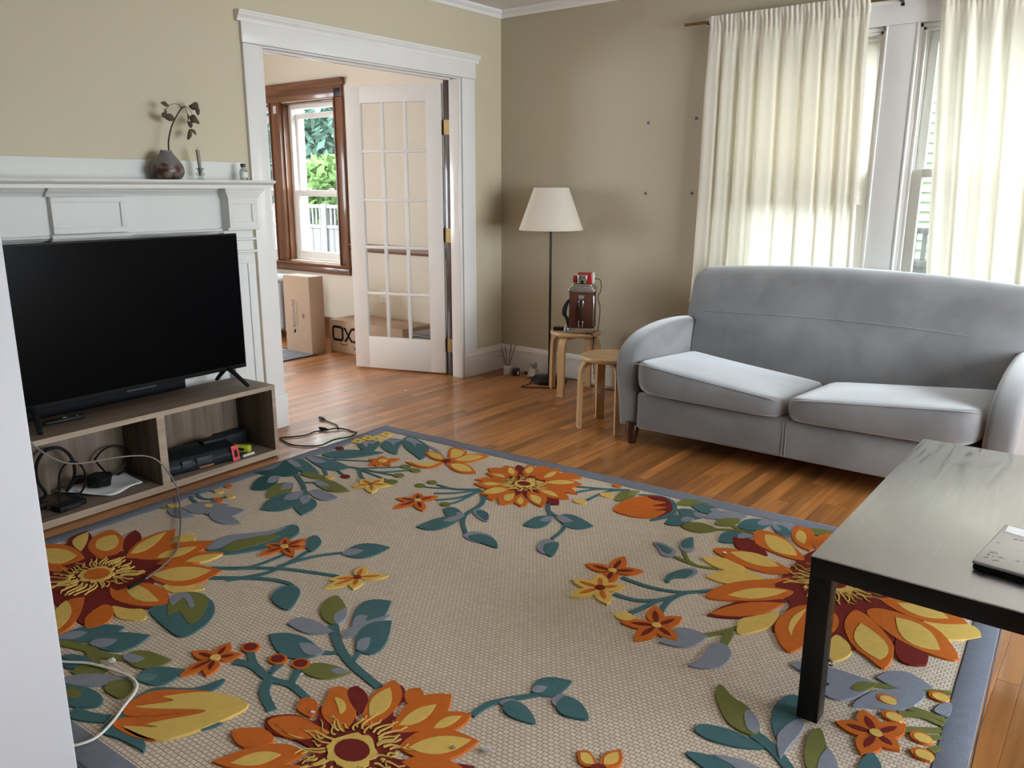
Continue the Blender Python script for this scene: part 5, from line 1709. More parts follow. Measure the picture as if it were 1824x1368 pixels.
sh = obj('lamp_shade', bm, M['shade'], lamp, True, 40)
bm = bmesh.new()
for r, z in ((.2125, 1.052), (.1135, 1.319)):
    tube(bm, [(r * math.cos(k * PI / 24), r * math.sin(k * PI / 24), z) for k in range(48)], .0016, 6, 1, True)
for k in range(3):
    tube(bm, [(.01 * math.cos(k * 2.09), .01 * math.sin(k * 2.09), 1.18), (.1135 * math.cos(k * 2.09), .1135 * math.sin(k * 2.09), 1.319)], .0014, 6)
obj('shade_ring', bm, M['chrome'], sh, True, None)
bm = bmesh.new()
tube(bm, spline([(.10, .03, .012), (.14, -.02, .03), (.16, -.12, .006), (.05, -.22, .006), (-.02, -.265, .006), (-.045, -.255, .006), (-.02, -.20, .02), (-.01, -.14, .075)], 7), .003, 6)
obj('cord', bm, M['rubber'], lamp, True, None)
bm = bmesh.new()
tube(bm, spline([(.09, .05, .012), (.16, .06, .03), (.30, .07, .006), (.45, .04, .006), (.58, .10, .006), (.66, .125, .05)], 7), .003, 6)
obj('cord', bm, M['rubber'], lamp, True, None)

# ---------------------------------------------------------------- curtains
rod = thing('curtain_rod', 'dark slim metal curtain rod running above both curtained windows', 'curtain rod', (2.6, -.082, 2.243))
bm = bmesh.new(); lathe(bm, [(.0085, -1.165), (.0085, 1.165)], 12, axis='x'); obj('pole', bm, M['brass'], rod, True, 40)
bm = bmesh.new(); lathe(bm, [(.010, -1.005), (.010, -.99)], 12, axis='x'); obj('collar', bm, M['black_metal'], rod, True, 40)
for k in (-1.02, 0.0, 1.02):
    bm = bmesh.new(); box(bm, (k - .006, -.004, -.014), (k + .006, .064, -.006)); box(bm, (k - .008, .058, -.03), (k + .008, .0645, .01)); obj('bracket', bm, M['black_metal'], rod)
def curtain(label, xt0, xt1, xb0, xb1, zb, seed, folds):
    r = random.Random(seed)
    nx, nz = 220, 40
    ph = [r.uniform(0, 6.28) for _ in range(6)]
    fr = sorted(r.uniform(.7, 1.3) for _ in range(4))
    bm = bmesh.new()
    rows = []
    ztop = 2.268
    for j in range(nz + 1):
        v = j / nz
        z = ztop - (ztop - zb) * v ** 1.25
        d = (ztop - z)
        row = []
        for i in range(nx + 1):
            u = i / nx
            x = (xt0 + (xt1 - xt0) * u) * (1 - d / (ztop - zb)) + (xb0 + (xb1 - xb0) * u) * d / (ztop - zb)
            amp = .030 * min(1, d / .35) + .003
            w = u + .035 * math.sin(u * 6.1 + ph[4]) + .006 * math.sin(d * 2.3 + ph[5])
            f = math.sin(2 * PI * folds * w + ph[0]) + .45 * math.sin(2 * PI * folds * 1.73 * fr[1] * w + ph[1]) + .30 * math.sin(2 * PI * folds * .41 * w + ph[2] + d * .3)
            f = math.copysign(abs(f) ** .8, f)
            gather = .0040 * math.sin(2 * PI * 38 * u + ph[3]) * math.exp(-((d - .06) / .05) ** 2) + .003 * math.sin(2 * PI * 31 * u) * math.exp(-d / .05)
            y = -.086 + amp * f * .5 + gather - (.013 if .012 < d < .045 else 0) * 0
            if d < .05: y = -.1005 + gather * 1.3 - .002 * math.sin(2 * PI * folds * w)
            x += .020 * math.sin(2 * PI * folds * w * 1.0 + ph[0] + 1.4) * min(1, d / .4) * (.6 + .4 * math.sin(u * 9 + ph[5]))
            row.append((x, y, z))
        rows.append(row)
    grid_surface(bm, rows)
    c = obj('curtain', bm, M['curtain'], None, True, None)
    tag(c, label, 'curtain', 'cream curtains at the windows')
    # back of the rod pocket and hem
    bm = bmesh.new()
    rows2 = []
    for d in (0.0, .02, .05, .075):
        row = []
        for i in range(nx + 1):
            u = i / nx
            row.append((xt0 + (xt1 - xt0) * u, -.1005 + .034 * min(1, d / .02 + .08) + .0035 * math.sin(2 * PI * 33 * u), ztop - d))
        rows2.append(row)
    grid_surface(bm, rows2)
    obj('rod_pocket', bm, M['curtain'], c, True, None)
    bm = bmesh.new()
    tube(bm, [(p[0], p[1] - .0012, p[2]) for p in rows[3]], .0013, 5)
    obj('pocket_seam', bm, M['curtain'], c, True, None)
    return c
curtain('cream curtain covering the window behind the left half of the sofa', 1.592, 2.462, 1.560, 2.530, .05, 4, 8.5)
curtain('cream curtain drawn over the second window, beyond the bare white mullion', 2.790, 3.640, 2.925, 3.720, .05, 9, 8.0)
blind = thing('roller_blind', 'cream roller blind pulled half down in the window behind the first curtain', 'blind', (2.118, .02, 2.06))
bm = bmesh.new(); lathe(bm, [(.017, -.385), (.017, .385)], 16, axis='x'); obj('roller', bm, M['blind'], blind, True, 40)
bm = bmesh.new(); box(bm, (-.378, -.0172, -.80), (.378, -.0160, 0)); obj('blind_cloth', bm, M['blind'], blind)
bm = bmesh.new(); box(bm, (-.378, -.0205, -.822), (.378, -.0125, -.795), .002); obj('hem_bar', bm, M['blind'], blind, True, 50)

# ---------------------------------------------------------------- mantel top
vase = thing('vase', 'squat grey and red-brown glazed vase holding a dried twig on the mantel shelf', 'vase', (.10, -2.605, 1.3565))
bm = bmesh.new()
vp = [(.040, 0), (.058, .006), (.072, .028), (.073, .046), (.064, .072), (.044, .100), (.030, .118), (.0265, .126), (.0275, .131)]
lathe(bm, [(p.x, p.y) for p in spline([(a, b, 0) for a, b in vp], 4)] + [(.0225, .130), (.022, .118), (.05, .07), (.03, .01)], 40)
obj('vase_body', bm, M['vase'], vase, True, 50)
tw = thing('dried_twig', 'dried twig with curled brown leaves standing in the vase', 'twig', (.10, -2.605, 1.366))
def mp(y, z): return (0.0, y + 2.600, z - 1.366)
stem = [(0, .014, .01)] + [(.0, y + 2.585, z - 1.366) for y, z in ((-2.570, 1.490), (-2.566, 1.535), (-2.545, 1.596), (-2.515, 1.645), (-2.488, 1.678), (-2.470, 1.690))]
bm = bmesh.new(); tube(bm, spline(stem, 6), .004, 8, 1, radii=[.0042 - .0015 * k / 36 for k in range(37)]); obj('stem', bm, M['twig'], tw, True, None)
for pts in (((-2.488, 1.678), (-2.500, 1.695), (-2.525, 1.697), (-2.545, 1.690)), ((-2.470, 1.690), (-2.455, 1.685), (-2.440, 1.668), (-2.435, 1.655)), ((-2.472, 1.688), (-2.462, 1.672), (-2.460, 1.640), (-2.458, 1.60)), ((-2.545, 1.690), (-2.56, 1.675), (-2.575, 1.655))):
    bm = bmesh.new(); tube(bm, spline([(.0, a + 2.585, b - 1.366) for a, b in pts], 5), .0012, 6); obj('twiglet', bm, M['twig'], tw, True, None)
def dry(y, z, ly, lz, w, tilt):
    """A curled leaf from (y, z) along (ly, lz)."""
    bm = bmesh.new()
    n = 7
    rows = []
    L = math.hypot(ly, lz)
    ny, nz_ = -lz / L, ly / L
    for i in range(n + 1):
        t = i / n
        ww = w * math.sin(PI * (t * .92 + .04)) ** .8
        row = []
        for j in range(5):
            s = (j - 2) / 2
            cup = -.35 * w * s * s + tilt * s * w
            row.append((.0 + cup + .008 * math.sin(t * 3), y + 2.585 + ly * t + ny * ww * s, z - 1.366 + lz * t + nz_ * ww * s))
        rows.append(row)
    grid_surface(bm, rows)
    o = obj('leaf', bm, M['dry_leaf'], tw, True, None)
    sm_ = o.modifiers.new('thick', 'SOLIDIFY'); sm_.thickness = .0009
dry(-2.550, 1.690, -.036, .004, .012, .5); dry(-2.573, 1.672, .004, -.026, .008, -.4); dry(-2.578, 1.655, -.004, -.022, .010, .3)
dry(-2.578, 1.642, .052, -.014, .016, .2); dry(-2.438, 1.700, .034, -.010, .018, .7); dry(-2.415, 1.700, .012, -.045, .010, .4)
dry(-2.428, 1.655, -.008, -.038, .014, .6); dry(-2.436, 1.640, .036, -.022, .015, -.5); dry(-2.458, 1.655, .002, -.024, .006, .3); dry(-2.458, 1.625, .012, -.030, .010, .4)
dry(-2.452, 1.588, -.016, -.048, .009, .5); dry(-2.450, 1.590, .028, -.026, .010, -.4)
cs = thing('candle_holder', 'small clear glass candle holder with a leaning sage candle on the mantel', 'candle holder', (.10, -2.440, 1.3565))
bm = bmesh.new(); lathe(bm, [(.018, 0), (.019, .004), (.008, .010), (.012, .014), (.021, .024), (.021, .030), (.012, .040), (.014, .046), (.021, .054), (.0185, .055), (.010, .046), (.008, .036), (.006, .020)], 24); obj('glass_holder', bm, M['clear'], cs, True, 50)
cn = thing('candle', 'sage green taper candle leaning in the glass holder beside the vase', 'candle', (.10, -2.440, 1.376))
bm = bmesh.new()
pts = [(0, .001 - .00012 * k * k * .5, .012 * k) for k in range(11)]
tube(bm, pts, .0088, 14, 1, radii=[.0078 + .00012 * k for k in range(11)]); obj('wax_body', bm, M['wax'], cn, True, 40)
bm = bmesh.new(); tube(bm, [(0, -.005, .119), (0, -.0045, .127), (0, -.004, .134)], .0012, 6); obj('wick', bm, M['wax'], cn, True, None)
bt = thing('bottle', 'small clear bottle with a black cap at the right end of the mantel', 'bottle', (.10, -2.200, 1.3565))
bm = bmesh.new(); lathe(bm, [(.018, 0), (.0195, .003), (.0195, .046), (.017, .054), (.010, .060), (.010, .068), (.0085, .068), (.0085, .058), (.018, .045), (.018, .004)], 24); obj('bottle_body', bm, M['clear'], bt, True, 50)
bm = bmesh.new(); lathe(bm, [(.0125, .064), (.0125, .080), (.011, .081)], 20); obj('bottle_cap', bm, M['cap'], bt, True, 40)
bm = bmesh.new(); lathe(bm, [(.0198, .014), (.0198, .040)], 24, cap=False); obj('bottle_label', bm, M['paper'], bt, True, 40)

# ---------------------------------------------------------------- on and in the media stand
rm = thing('remote_control', 'black remote control lying on the stand below the television', 'remote', (.288, -3.275, .3705), math.radians(-2))
bm = bmesh.new(); box(bm, (-.017, -.082, 0), (.017, .078, .016), .005); obj('remote_body', bm, M['black_plastic'], rm, True, 50)
bm = bmesh.new()
for k in (-.004, .004):
    for j in (-.004, .004):
        box(bm, (k - .003, j - .002, .0158), (k + .003, j + .003, .0168))
box(bm, (-.005, .048, .0158), (.005, .053, .0168))
obj('button', bm, M['paper'], rm)
env = thing('envelope', 'crumpled white envelope lying in the left bay of the stand', 'envelope', (.26, -3.14, .0465))
bm = bmesh.new()
C4 = [(-.055, -.185), (.165, -.045), (.125, .115), (-.065, .13)]
rows = []
for i in range(9):
    t = i / 8
    row = []
    for j in range(9):
        s = j / 8
        a = Vector(C4[0]).lerp(Vector(C4[1]), t); b = Vector(C4[3]).lerp(Vector(C4[2]), t)
        p = a.lerp(b, s)
        row.append((p.x, p.y, .004 + .004 * math.sin(5 * t + 3 * s) + .003 * math.sin(9 * s - 4 * t) + .006 * (1 - s) * (1 - t)))
    rows.append(row)
grid_surface(bm, rows)
o = obj('envelope_sheet', bm, M['paper'], env, True, None)
q = o.modifiers.new('thick', 'SOLIDIFY'); q.thickness = .003
def ring_pts(y, z, ry, rz_, x0, x1, a0, a1, n=14):
    return [(x0 + (x1 - x0) * k / n, y + ry * math.cos(a0 + (a1 - a0) * k / n), z + rz_ * math.sin(a0 + (a1 - a0) * k / n)) for k in range(n + 1)]
def tagcable(name, label, pts, r, mat, flat=1.0):
    o = cable(name, pts, r, mat, None, 6, flat)
    return tag(o, label, 'cable')
tagcable('power_cable', 'thick black cable looped upright in the left bay of the stand', [(.30, -3.44, .052), (.24, -3.37, .06)] + ring_pts(-3.318, .155, .072, .10, .22, .26, 3.6, -1.2) + [(.27, -3.25, .11), (.29, -3.21, .095)], .0068, M['rubber'])
tagcable('power_cable', 'thinner black cable loop standing in front of the thick loop in the left bay', [(.34, -3.36, .055), (.32, -3.345, .09)] + ring_pts(-3.285, .125, .052, .075, .31, .32, 2.9, -2.2), .0045, M['rubber'])
tagcable('power_cable', 'black cable arching behind the envelope towards the divider', [(.30, -3.13, .092)] + ring_pts(-3.062, .128, .078, .065, .21, .22, 2.9, -1.0) + [(.27, -3.04, .085), (.30, -3.09, .085)], .0045, M['rubber'])
ad_ = thing('power_adapter', 'black power adapter at the left edge of the left bay', 'adapter', (.30, -3.46, .0368))
bm = bmesh.new(); box(bm, (-.04, -.06, 0), (.04, .05, .030), .006); obj('adapter_body', bm, M['black_plastic'], ad_, True, 50)
bm = bmesh.new(); lathe(bm, [(.006, .0), (.004, .025)], 10, (0, .05, .015), axis='y'); obj('strain_relief', bm, M['rubber'], ad_, True, 40)
pk = thing('cable_coil', 'coil of black cable wound flat on the envelope', 'cable coil', (.30, -3.172, .060))
bm = bmesh.new()
pts = []
for k in range(90):
    a = k * 2 * PI / 15
    rr_ = .046 + .008 * math.sin(k * 1.7)
    pts.append((rr_ * math.cos(a) * .9, rr_ * math.sin(a), .006 + .0068 * (k / 15)))
tube(bm, pts, .0050, 6); obj('coil', bm, M['rubber'], pk, True, None)
bm = bmesh.new(); lathe(bm, [(.042, 0.002), (.044, .012), (.044, .036), (.036, .044)], 24); obj('plug_body', bm, M['black_plastic'], pk, True, 40)
bb = thing('streaming_box', 'small flat black box at the front of the left bay', 'box', (.398, -3.345, .0368), math.radians(14))
bm = bmesh.new(); box(bm, (-.032, -.062, 0), (.028, .060, .024), .004); obj('box_body', bm, M['black_plastic'], bb, True, 50)
bm = bmesh.new(); box(bm, (.0275, -.03, .008), (.0290, .03, .014)); obj('port_strip', bm, M['case_grey'], bb)
# right bay
tc_ = thing('tool_case', 'black plastic tool case with grey latches in the right bay of the stand', 'tool case', (.325, -2.745, .0368), math.radians(-4))
bm = bmesh.new()
sec = [(-.085, 0), (.072, 0), (.082, .012), (.082, .040), (.060, .072), (-.03, .088), (-.085, .085)]
for t0, s0 in ((0, 1),):
    prism(bm, sec, 'y', -.165, .190)
bmesh.ops.bevel(bm, geom=bm.edges[:], offset=.007, segments=2, profile=.5, affect='EDGES')
obj('case_body', bm, M['case'], tc_, True, 50)
for y0, y1 in ((-.095, -.045), (-.025, .055)):
    bm = bmesh.new(); box(bm, (.070, y0, .026), (.088, y1, .062), .004); obj('latch', bm, M['case_grey'], tc_, True, 50)
bm = bmesh.new(); box(bm, (.080, -.012, .008), (.0845, .062, .017), .002); obj('orange_label', bm, M['orange'], tc_, True, 50)
bm = bmesh.new(); box(bm, (-.06, .06, .086), (.0, .185, .104), .004); obj('handle_grip', bm, M['case'], tc_, True, 50)
rd = thing('red_tag', 'red plastic tag with a square hole standing against the end of the tool case', 'tag', (.418, -2.572, .0368))
bm = bmesh.new()
for a, b in (((-.020, 0), (.018, .018)), ((-.020, .054), (.018, .078)), ((-.020, .018), (-.008, .054)), ((.008, .018), (.018, .054))):
    box(bm, (-.006, a[0], a[1]), (.004, b[0], b[1]), .001)
o = obj('tag_plate', bm, M['red_tag'], rd, True, 50)
o.rotation_euler = (math.radians(6), 0, 0)
ym = thing('measuring_tape', 'yellow-green tool lying behind the red tag in the right bay', 'tool', (.315, -2.482, .0368), math.radians(28))
bm = bmesh.new(); box(bm, (-.075, -.018, .002), (.055, .016, .036), .006); obj('tool_body', bm, M['yellow'], ym, True, 50)
bm = bmesh.new(); box(bm, (-.05, -.019, .012), (.03, -.016, .026), .001); obj('tool_grip', bm, M['case'], ym, True, 50)
lt = thing('lighter', 'small white lighter with a black end on the floor of the right bay', 'lighter', (.408, -2.505, .0455), math.radians(4))
bm = bmesh.new(); lathe(bm, [(.0065, -.030), (.0070, -.028), (.0070, .038), (.006, .040)], 14, axis='y'); obj('lighter_body', bm, M['ceramic'], lt, True, 40)
bm = bmesh.new(); lathe(bm, [(.0060, -.044), (.0072, -.042), (.0072, -.029)], 14, axis='y'); obj('lighter_end', bm, M['cap'], lt, True, 40)
bk = thing('black_pouch', 'flat black pouch lying in the back corner of the right bay', 'pouch', (.190, -2.452, .0368), math.radians(5))
bm = bmesh.new(); box(bm, (-.035, -.075, 0), (.035, .08, .075), .012); obj('pouch_body', bm, M['case'], bk, True, 50)
bm = bmesh.new(); box(bm, (.033, -.05, .055), (.037, .055, .060)); obj('pouch_zip', bm, M['case_grey'], bk)

# grey cable that comes down over the stand onto the rug
tagcable('thin_cable', 'thin grey cable drooping across the stand and down onto the rug', [(.49, -3.60, .43), (.500, -3.510, .392), (.496, -3.480, .354), (.493, -3.434, .302), (.490, -3.385, .264), (.487, -3.333, .243), (.482, -3.266, .232), (.478, -3.184, .225), (.475, -3.088, .209), (.476, -3.028, .188), (.485, -2.993, .158), (.505, -2.965, .105), (.550, -2.960, .050), (.597, -2.983, .0215), (.722, -3.046, .0215), (.833, -3.109, .0215), (.934, -3.170, .0215), (1.025, -3.230, .0215), (1.105, -3.290, .0215), (1.170, -3.372, .0225), (1.208, -3.437, .0225), (1.228, -3.487, .0235)], .0034, M['grey_cable'])
o = cable('cable_plug', [(1.222, -3.470, .0245), (1.236, -3.515, .0245), (1.240, -3.535, .0245)], .0055, M['rubber'])
tag(o, 'small black plug at the end of the thin grey cable on the rug flower', 'plug')
tagcable('flat_cable', 'white flat cable curling over the near left corner of the rug', [(1.36, -3.93, .02), (1.499, -3.868, .019), (1.561, -3.829, .019), (1.615, -3.808, .019), (1.668, -3.794, .019), (1.724, -3.784, .019), (1.775, -3.790, .019), (1.810, -3.816, .019), (1.843, -3.860, .019), (1.881, -3.908, .019), (1.907, -3.956, .019), (1.906, -3.989, .019), (1.885, -4.016, .019), (1.80, -4.045, .019)], .0048, M['white_cable'], .6)
# black two-plug cord on the floor at the doorway
tagcable('two_plug_cord', 'black cord with two plugs lying on the oak floor by the doorway', [(.472, -1.864, .012), (.515, -1.941, .0225), (.492, -2.033, .0225), (.470, -2.105, .006), (.415, -2.165, .006), (.340, -2.195, .006), (.228, -2.171, .006), (.198, -2.156, .006), (.229, -2.105, .006), (.264, -2.039, .006), (.249, -1.969, .006), (.276, -1.921, .008), (.305, -1.857, .010), (.355, -1.831, .006), (.420, -1.835, .006), (.476, -1.862, .019)], .0040, M['rubber'])
cable('cord_branch', [(.09, -1.783, .008), (.136, -1.789, .006), (.228, -1.804, .006), (.284, -1.831, .006), (.313, -1.860, .008)], .0036, M['rubber'], bpy.data.objects['two_plug_cord'])
for a, b in (((.060, -1.778), (.120, -1.788)), ((.232, -1.918), (.290, -1.905))):
    bm = bmesh.new(); tube(bm, [(a[0], a[1], .011), (a[0] * .4 + b[0] * .6, a[1] * .4 + b[1] * .6, .011), (b[0], b[1], .008)], .010, 8, .9, radii=[.0095, .0105, .005])
    tube(bm, [(a[0] - .014, a[1] + .002, .013), (a[0], a[1], .013)], .0022, 6)
    obj('plug', bm, M['rubber'], bpy.data.objects['two_plug_cord'], True, 40)

# crumbs and scraps
def scrap(label, p, s, mat, seed, cat='scrap'):
    bm = bmesh.new()
    r = random.Random(seed)
    bmesh.ops.create_icosphere(bm, subdivisions=1, radius=1)
    for v in bm.verts:
        v.co = Vector((v.co.x * s * r.uniform(.7, 1.3), v.co.y * s * r.uniform(.7, 1.3), (v.co.z + .9) * s * .4 * r.uniform(.7, 1.2)))
    o = obj('scrap', bm, mat, None, False)
    o.location = p
    return tag(o, label, cat)
scrap('crumpled silver foil wrapper on the rug beside the near orange flower', (2.681, -3.406, .012), .014, M['foil'], 1)
scrap('white crumb on the yellow petal tip of the near orange flower', (2.616, -3.452, .0160), .007, M['wax'], 2)
scrap('tiny white crumb on the rug by the olive leaf near the berries', (2.08, -3.482, .0125), .006, M['paper'], 3)
scrap('tiny white crumb on the small orange petal of the near flower', (2.243, -3.573, .0160), .006, M['paper'], 4)
scrap('small white scrap on the long petal of the flower near the table', (2.684, -2.039, .0160), .009, M['paper'], 5)
scrap('little torn white scrap beside the white flat cable', (1.612, -3.776, .0150), .014, M['paper'], 6)
scrap('white speck on the floor in front of the open door', (.026, -.697, .001), .007, M['paper'], 7)
scrap('flat white flake on the floor between door and rug', (-.032, -.987, .001), .012, M['paper'], 8)
scrap('white flake on the bright floor inside the doorway', (-.079, -1.215, .001), .009, M['paper'], 9)
scrap('white crumb nearest the two-plug cord on the doorway floor', (.064, -1.388, .001), .009, M['paper'], 10)
# putty dots left on the north wall
for lab, x, z in (('upper left dot of old putty on the wall beside the curtain', 1.176, 1.717), ('upper right dot of old putty on the wall beside the curtain', 1.497, 1.729), ('lower left dot of old putty on the wall beside the curtain', 1.176, 1.292), ('lower right dot of old putty on the wall beside the curtain', 1.493, 1.293)):
    bm = bmesh.new(); bmesh.ops.create_icosphere(bm, subdivisions=2, radius=1)
    r = random.Random(int(x * 1000 + z * 77))
    for v in bm.verts: v.co = Vector((v.co.x * .010 * r.uniform(.6, 1.2), v.co.y * .004, v.co.z * .010 * r.uniform(.6, 1.2)))
    o = obj('putty_dot', bm, M['putty'], None, True, None); o.location = (x, -.002, z); tag(o, lab, 'putty', 'four putty dots on the wall')

# ---------------------------------------------------------------- corner odds and ends
df = thing('reed_diffuser', 'frosted bottle of dark reeds and dried pink stems in the room corner', 'diffuser', (.192, -.163, 0))
bm = bmesh.new(); lathe(bm, [(.030, 0), (.032, .003), (.032, .055), (.029, .060), (.012, .064), (.012, .080), (.010, .080), (.010, .06)], 26); obj('bottle', bm, M['diffuser'], df, True, 50)
rs = random.Random(2)
for k in range(8):
    a = k * .8 + .2
    tx, ty = .05 * math.cos(a), .05 * math.sin(a)
    bm = bmesh.new(); tube(bm, [(-tx * .12, -ty * .12, .01), (tx * rs.uniform(.9, 1.3), ty * 1.1, .215 + rs.uniform(-.02, .015))], .0017, 6)
    obj('reed', bm, M['pink_reed'] if k in (1, 2, 4) else M['reed'], df, True, None)
bm = bmesh.new()
for k in range(16):
    a = rs.uniform(0, 6.3)
    bmesh.ops.create_icosphere(bm, subdivisions=1, radius=.0035, matrix=Matrix.Translation((rs.uniform(-.075, -.02), rs.uniform(-.05, .0), rs.uniform(.12, .17))))
for k in range(5):
    tube(bm, spline([(0, 0, .07), (-.03, -.02, .11), (-.05 + .008 * k, -.03, .14 + .005 * k)], 4), .0008, 5)
tag(obj('dried_blossom', bm, M['crystal'], df, True, None), kind='stuff')
jr = thing('candle_jar', 'small dark jar candle between the reed diffuser and the crystal bowl', 'jar', (.258, -.150, 0))
bm = bmesh.new(); lathe(bm, [(.024, 0), (.026, .003), (.026, .040), (.0245, .042)], 24); obj('jar_body', bm, M['jar'], jr, True, 40)
bm = bmesh.new(); lathe(bm, [(.027, .042), (.027, .050), (.025, .052)], 24); obj('jar_lid', bm, M['case_grey'], jr, True, 40)
bm = bmesh.new(); box(bm, (.020, -.017, .010), (.0275, -.004, .034), .001); obj('jar_label', bm, M['paper'], jr, True, 50)
bl = thing('shallow_dish', 'shallow pale dish holding a round white pot by the baseboard', 'dish', (.385, -.120, 0))
bm = bmesh.new(); lathe(bm, [(.03, 0), (.05, .006), (.066, .022), (.064, .024), (.048, .010), (.005, .008)], 30); obj('dish_bowl', bm, M['ceramic'], bl, True, 60)
bm = bmesh.new(); lathe(bm, [(.014, .0), (.016, .020), (.010, .028)], 14, (-.05, -.02, .012)); obj('dark_pebble', bm, M['jar'], bl, True, 40)
po = thing('ceramic_pot', 'small white pot with a grey crystal cluster standing on the shallow dish', 'pot', (.388, -.112, .0105))
bm = bmesh.new(); lathe(bm, [(.026, 0), (.030, .003), (.030, .050), (.027, .052)], 26); obj('pot_body', bm, M['ceramic'], po, True, 40)
cry = thing('crystal_cluster', 'grey crystal cluster on top of the small white pot', 'crystal', (.388, -.112, .064))
rs = random.Random(8)
for k in range(13):
    bm = bmesh.new()
    a = rs.uniform(0, 6.28); tl = rs.uniform(.1, .7); ln = rs.uniform(.022, .05) * (1.2 if k < 3 else 1)
    d = Vector((math.sin(tl) * math.cos(a), math.sin(tl) * math.sin(a), math.cos(tl)))
    b0 = Vector((.018 * math.cos(a), .018 * math.sin(a), 0)) * (tl * 1.1)
    tube(bm, [b0, b0 + d * ln * .75, b0 + d * ln], .008, 6, 1, radii=[.009, .008, .001])
    obj('crystal_point', bm, M['crystal'], cry)

# ---------------------------------------------------------------- vintage projector on the stool
pj = thing('film_projector', 'brown leatherette and chrome vintage film projector standing on the birch stool', 'projector', (.920, -.310, .4155), math.radians(26))
w_, d_, h_ = .078, .075, .275
bm = bmesh.new(); box(bm, (-w_, -d_, .030), (w_, d_, h_), .006); obj('leather_body', bm, M['leather'], pj, True, 50)
bm = bmesh.new(); box(bm, (-w_ - .006, -d_ - .006, .004), (w_ + .006, d_ + .006, .034), .005); obj('chrome_foot', bm, M['chrome'], pj, True, 50)
bm = bmesh.new()
for k, (e, z0, z1) in enumerate(((.006, h_ - .012, h_ + .012), (-.004, h_ + .010, h_ + .024), (-.016, h_ + .022, h_ + .038))):
    box(bm, (-w_ - e, -d_ - e, z0), (w_ + e, d_ + e, z1), .005)
obj('chrome_cap', bm, M['chrome'], pj, True, 50)
bm = bmesh.new(); box(bm, (w_ - .003, -d_ - .004, .05), (w_ + .004, -d_ + .010, h_ - .03), .002); obj('chrome_edge', bm, M['chrome'], pj, True, 50)
bm = bmesh.new()
prism(bm, [(-.020, h_ - .028), (.020, h_ - .028), (.018, h_ - .042), (.008, h_ - .058), (-.008, h_ - .058), (-.018, h_ - .042)], 'y', -d_ - .003, -d_ + .001)
obj('shield_emblem', bm, M['chrome'], pj)
bm = bmesh.new()
tube(bm, spline([(0, -d_ - .002, .055), (0, -d_ - .018, .085), (0, -d_ - .022, .14), (0, -d_ - .018, .19), (0, -d_ - .002, .215)], 6), .009, 10, .7)
hd = obj('carry_handle', bm, M['black_plastic'], pj, True, None)
for z in (.060, .192):
    for s in (-1, 1):
        bm = bmesh.new(); box(bm, (s * .011 - .004, -d_ - .007, z - .022), (s * .011 + .004, -d_ + .001, z + .022), .002); obj('handle_clip', bm, M['chrome'], hd, True, 50)
bm = bmesh.new()
P_s = spline([(-w_ - .002, -d_ + .02, .215), (-w_ - .02, -d_ - .015, .175), (-w_ - .028, -d_ - .012, .125), (-w_ - .012, -d_ + .01, .09), (-w_ - .004, -d_ + .03, .03)], 6)
tube(bm, P_s, .018, 8, .25, radii=[.010 + .010 * math.sin(PI * k / (len(P_s) - 1)) for k in range(len(P_s))]); obj('strap', bm, M['rubber'], pj, True, None)
bm = bmesh.new(); lathe(bm, [(.032, 0), (.032, .012), (.026, .016)], 18, (-.02, 0, h_ + .036)); obj('turntable', bm, M['black_metal'], pj, True, 40)
bm = bmesh.new(); box(bm, (-.030, -.050, h_ + .040), (.032, .010, h_ + .098), .006); obj('lamp_house', bm, M['chrome'], pj, True, 50)
bm = bmesh.new(); box(bm, (.030, -.055, h_ + .036), (.062, .030, h_ + .108), .006); box(bm, (-.034, -.040, h_ + .092), (.040, .03, h_ + .108), .005); obj('red_housing', bm, M['red_lacquer'], pj, True, 50)
bm = bmesh.new(); box(bm, (.060, -.050, h_ + .042), (.074, .030, h_ + .112), .004); obj('white_plate', bm, M['ceramic'], pj, True, 50)
bm = bmesh.new(); lathe(bm, [(.020, -.062), (.022, -.060), (.022, -.036), (.016, -.034)], 20, (0, -.012, h_ + .066), axis='x'); obj('red_lens', bm, M['red_lacquer'], pj, True, 40)
bm = bmesh.new(); lathe(bm, [(.010, 0), (.012, .006)], 12, (.0, -.052, h_ + .052), axis='y'); obj('focus_knob', bm, M['black_plastic'], pj, True, 40)
bm = bmesh.new(); tube(bm, spline([(.074, .0, h_ + .07), (.11, .0, h_ + .06), (.115, .0, h_), (.098, .0, h_ - .05), (.112, .0, h_ - .11), (.110, .0, .08), (.100, -.01, .004)], 6), .0026, 6); obj('cord', bm, M['rubber'], pj, True, None)
fc = thing('film_tin', 'small flat dark case lying on the stool left of the projector', 'case', (.778, -.350, .4155), math.radians(24))
bm = bmesh.new(); box(bm, (-.045, -.025, 0), (.045, .025, .020), .003); obj('case_body', bm, M['black_plastic'], fc, True, 50)
bm = bmesh.new(); box(bm, (-.043, -.0256, .009), (.043, -.0245, .011)); obj('case_seam', bm, M['case_grey'], fc)
ls = thing('glass_lens', 'small grey glass and metal piece on the stool beside the projector', 'lens', (.846, -.375, .4155))
bm = bmesh.new(); lathe(bm, [(.018, 0), (.022, .006), (.020, .026), (.014, .034), (.016, .040)], 20); obj('lens_barrel', bm, M['crystal'], ls, True, 40)
bm = bmesh.new(); lathe(bm, [(.013, .038), (.013, .043)], 20); obj('lens_ring', bm, M['chrome'], ls, True, 40)
o = cable('projector_cord', [(1.005, -.40, .421), (1.022, -.372, .418), (1.030, -.345, .395), (1.012, -.32, .30), (.985, -.27, .22), (.975, -.24, .16), (.972, -.235, .12)], .0028, M['rubber'])
tag(o, 'dark cord hanging down from the stool under the projector', 'cord')
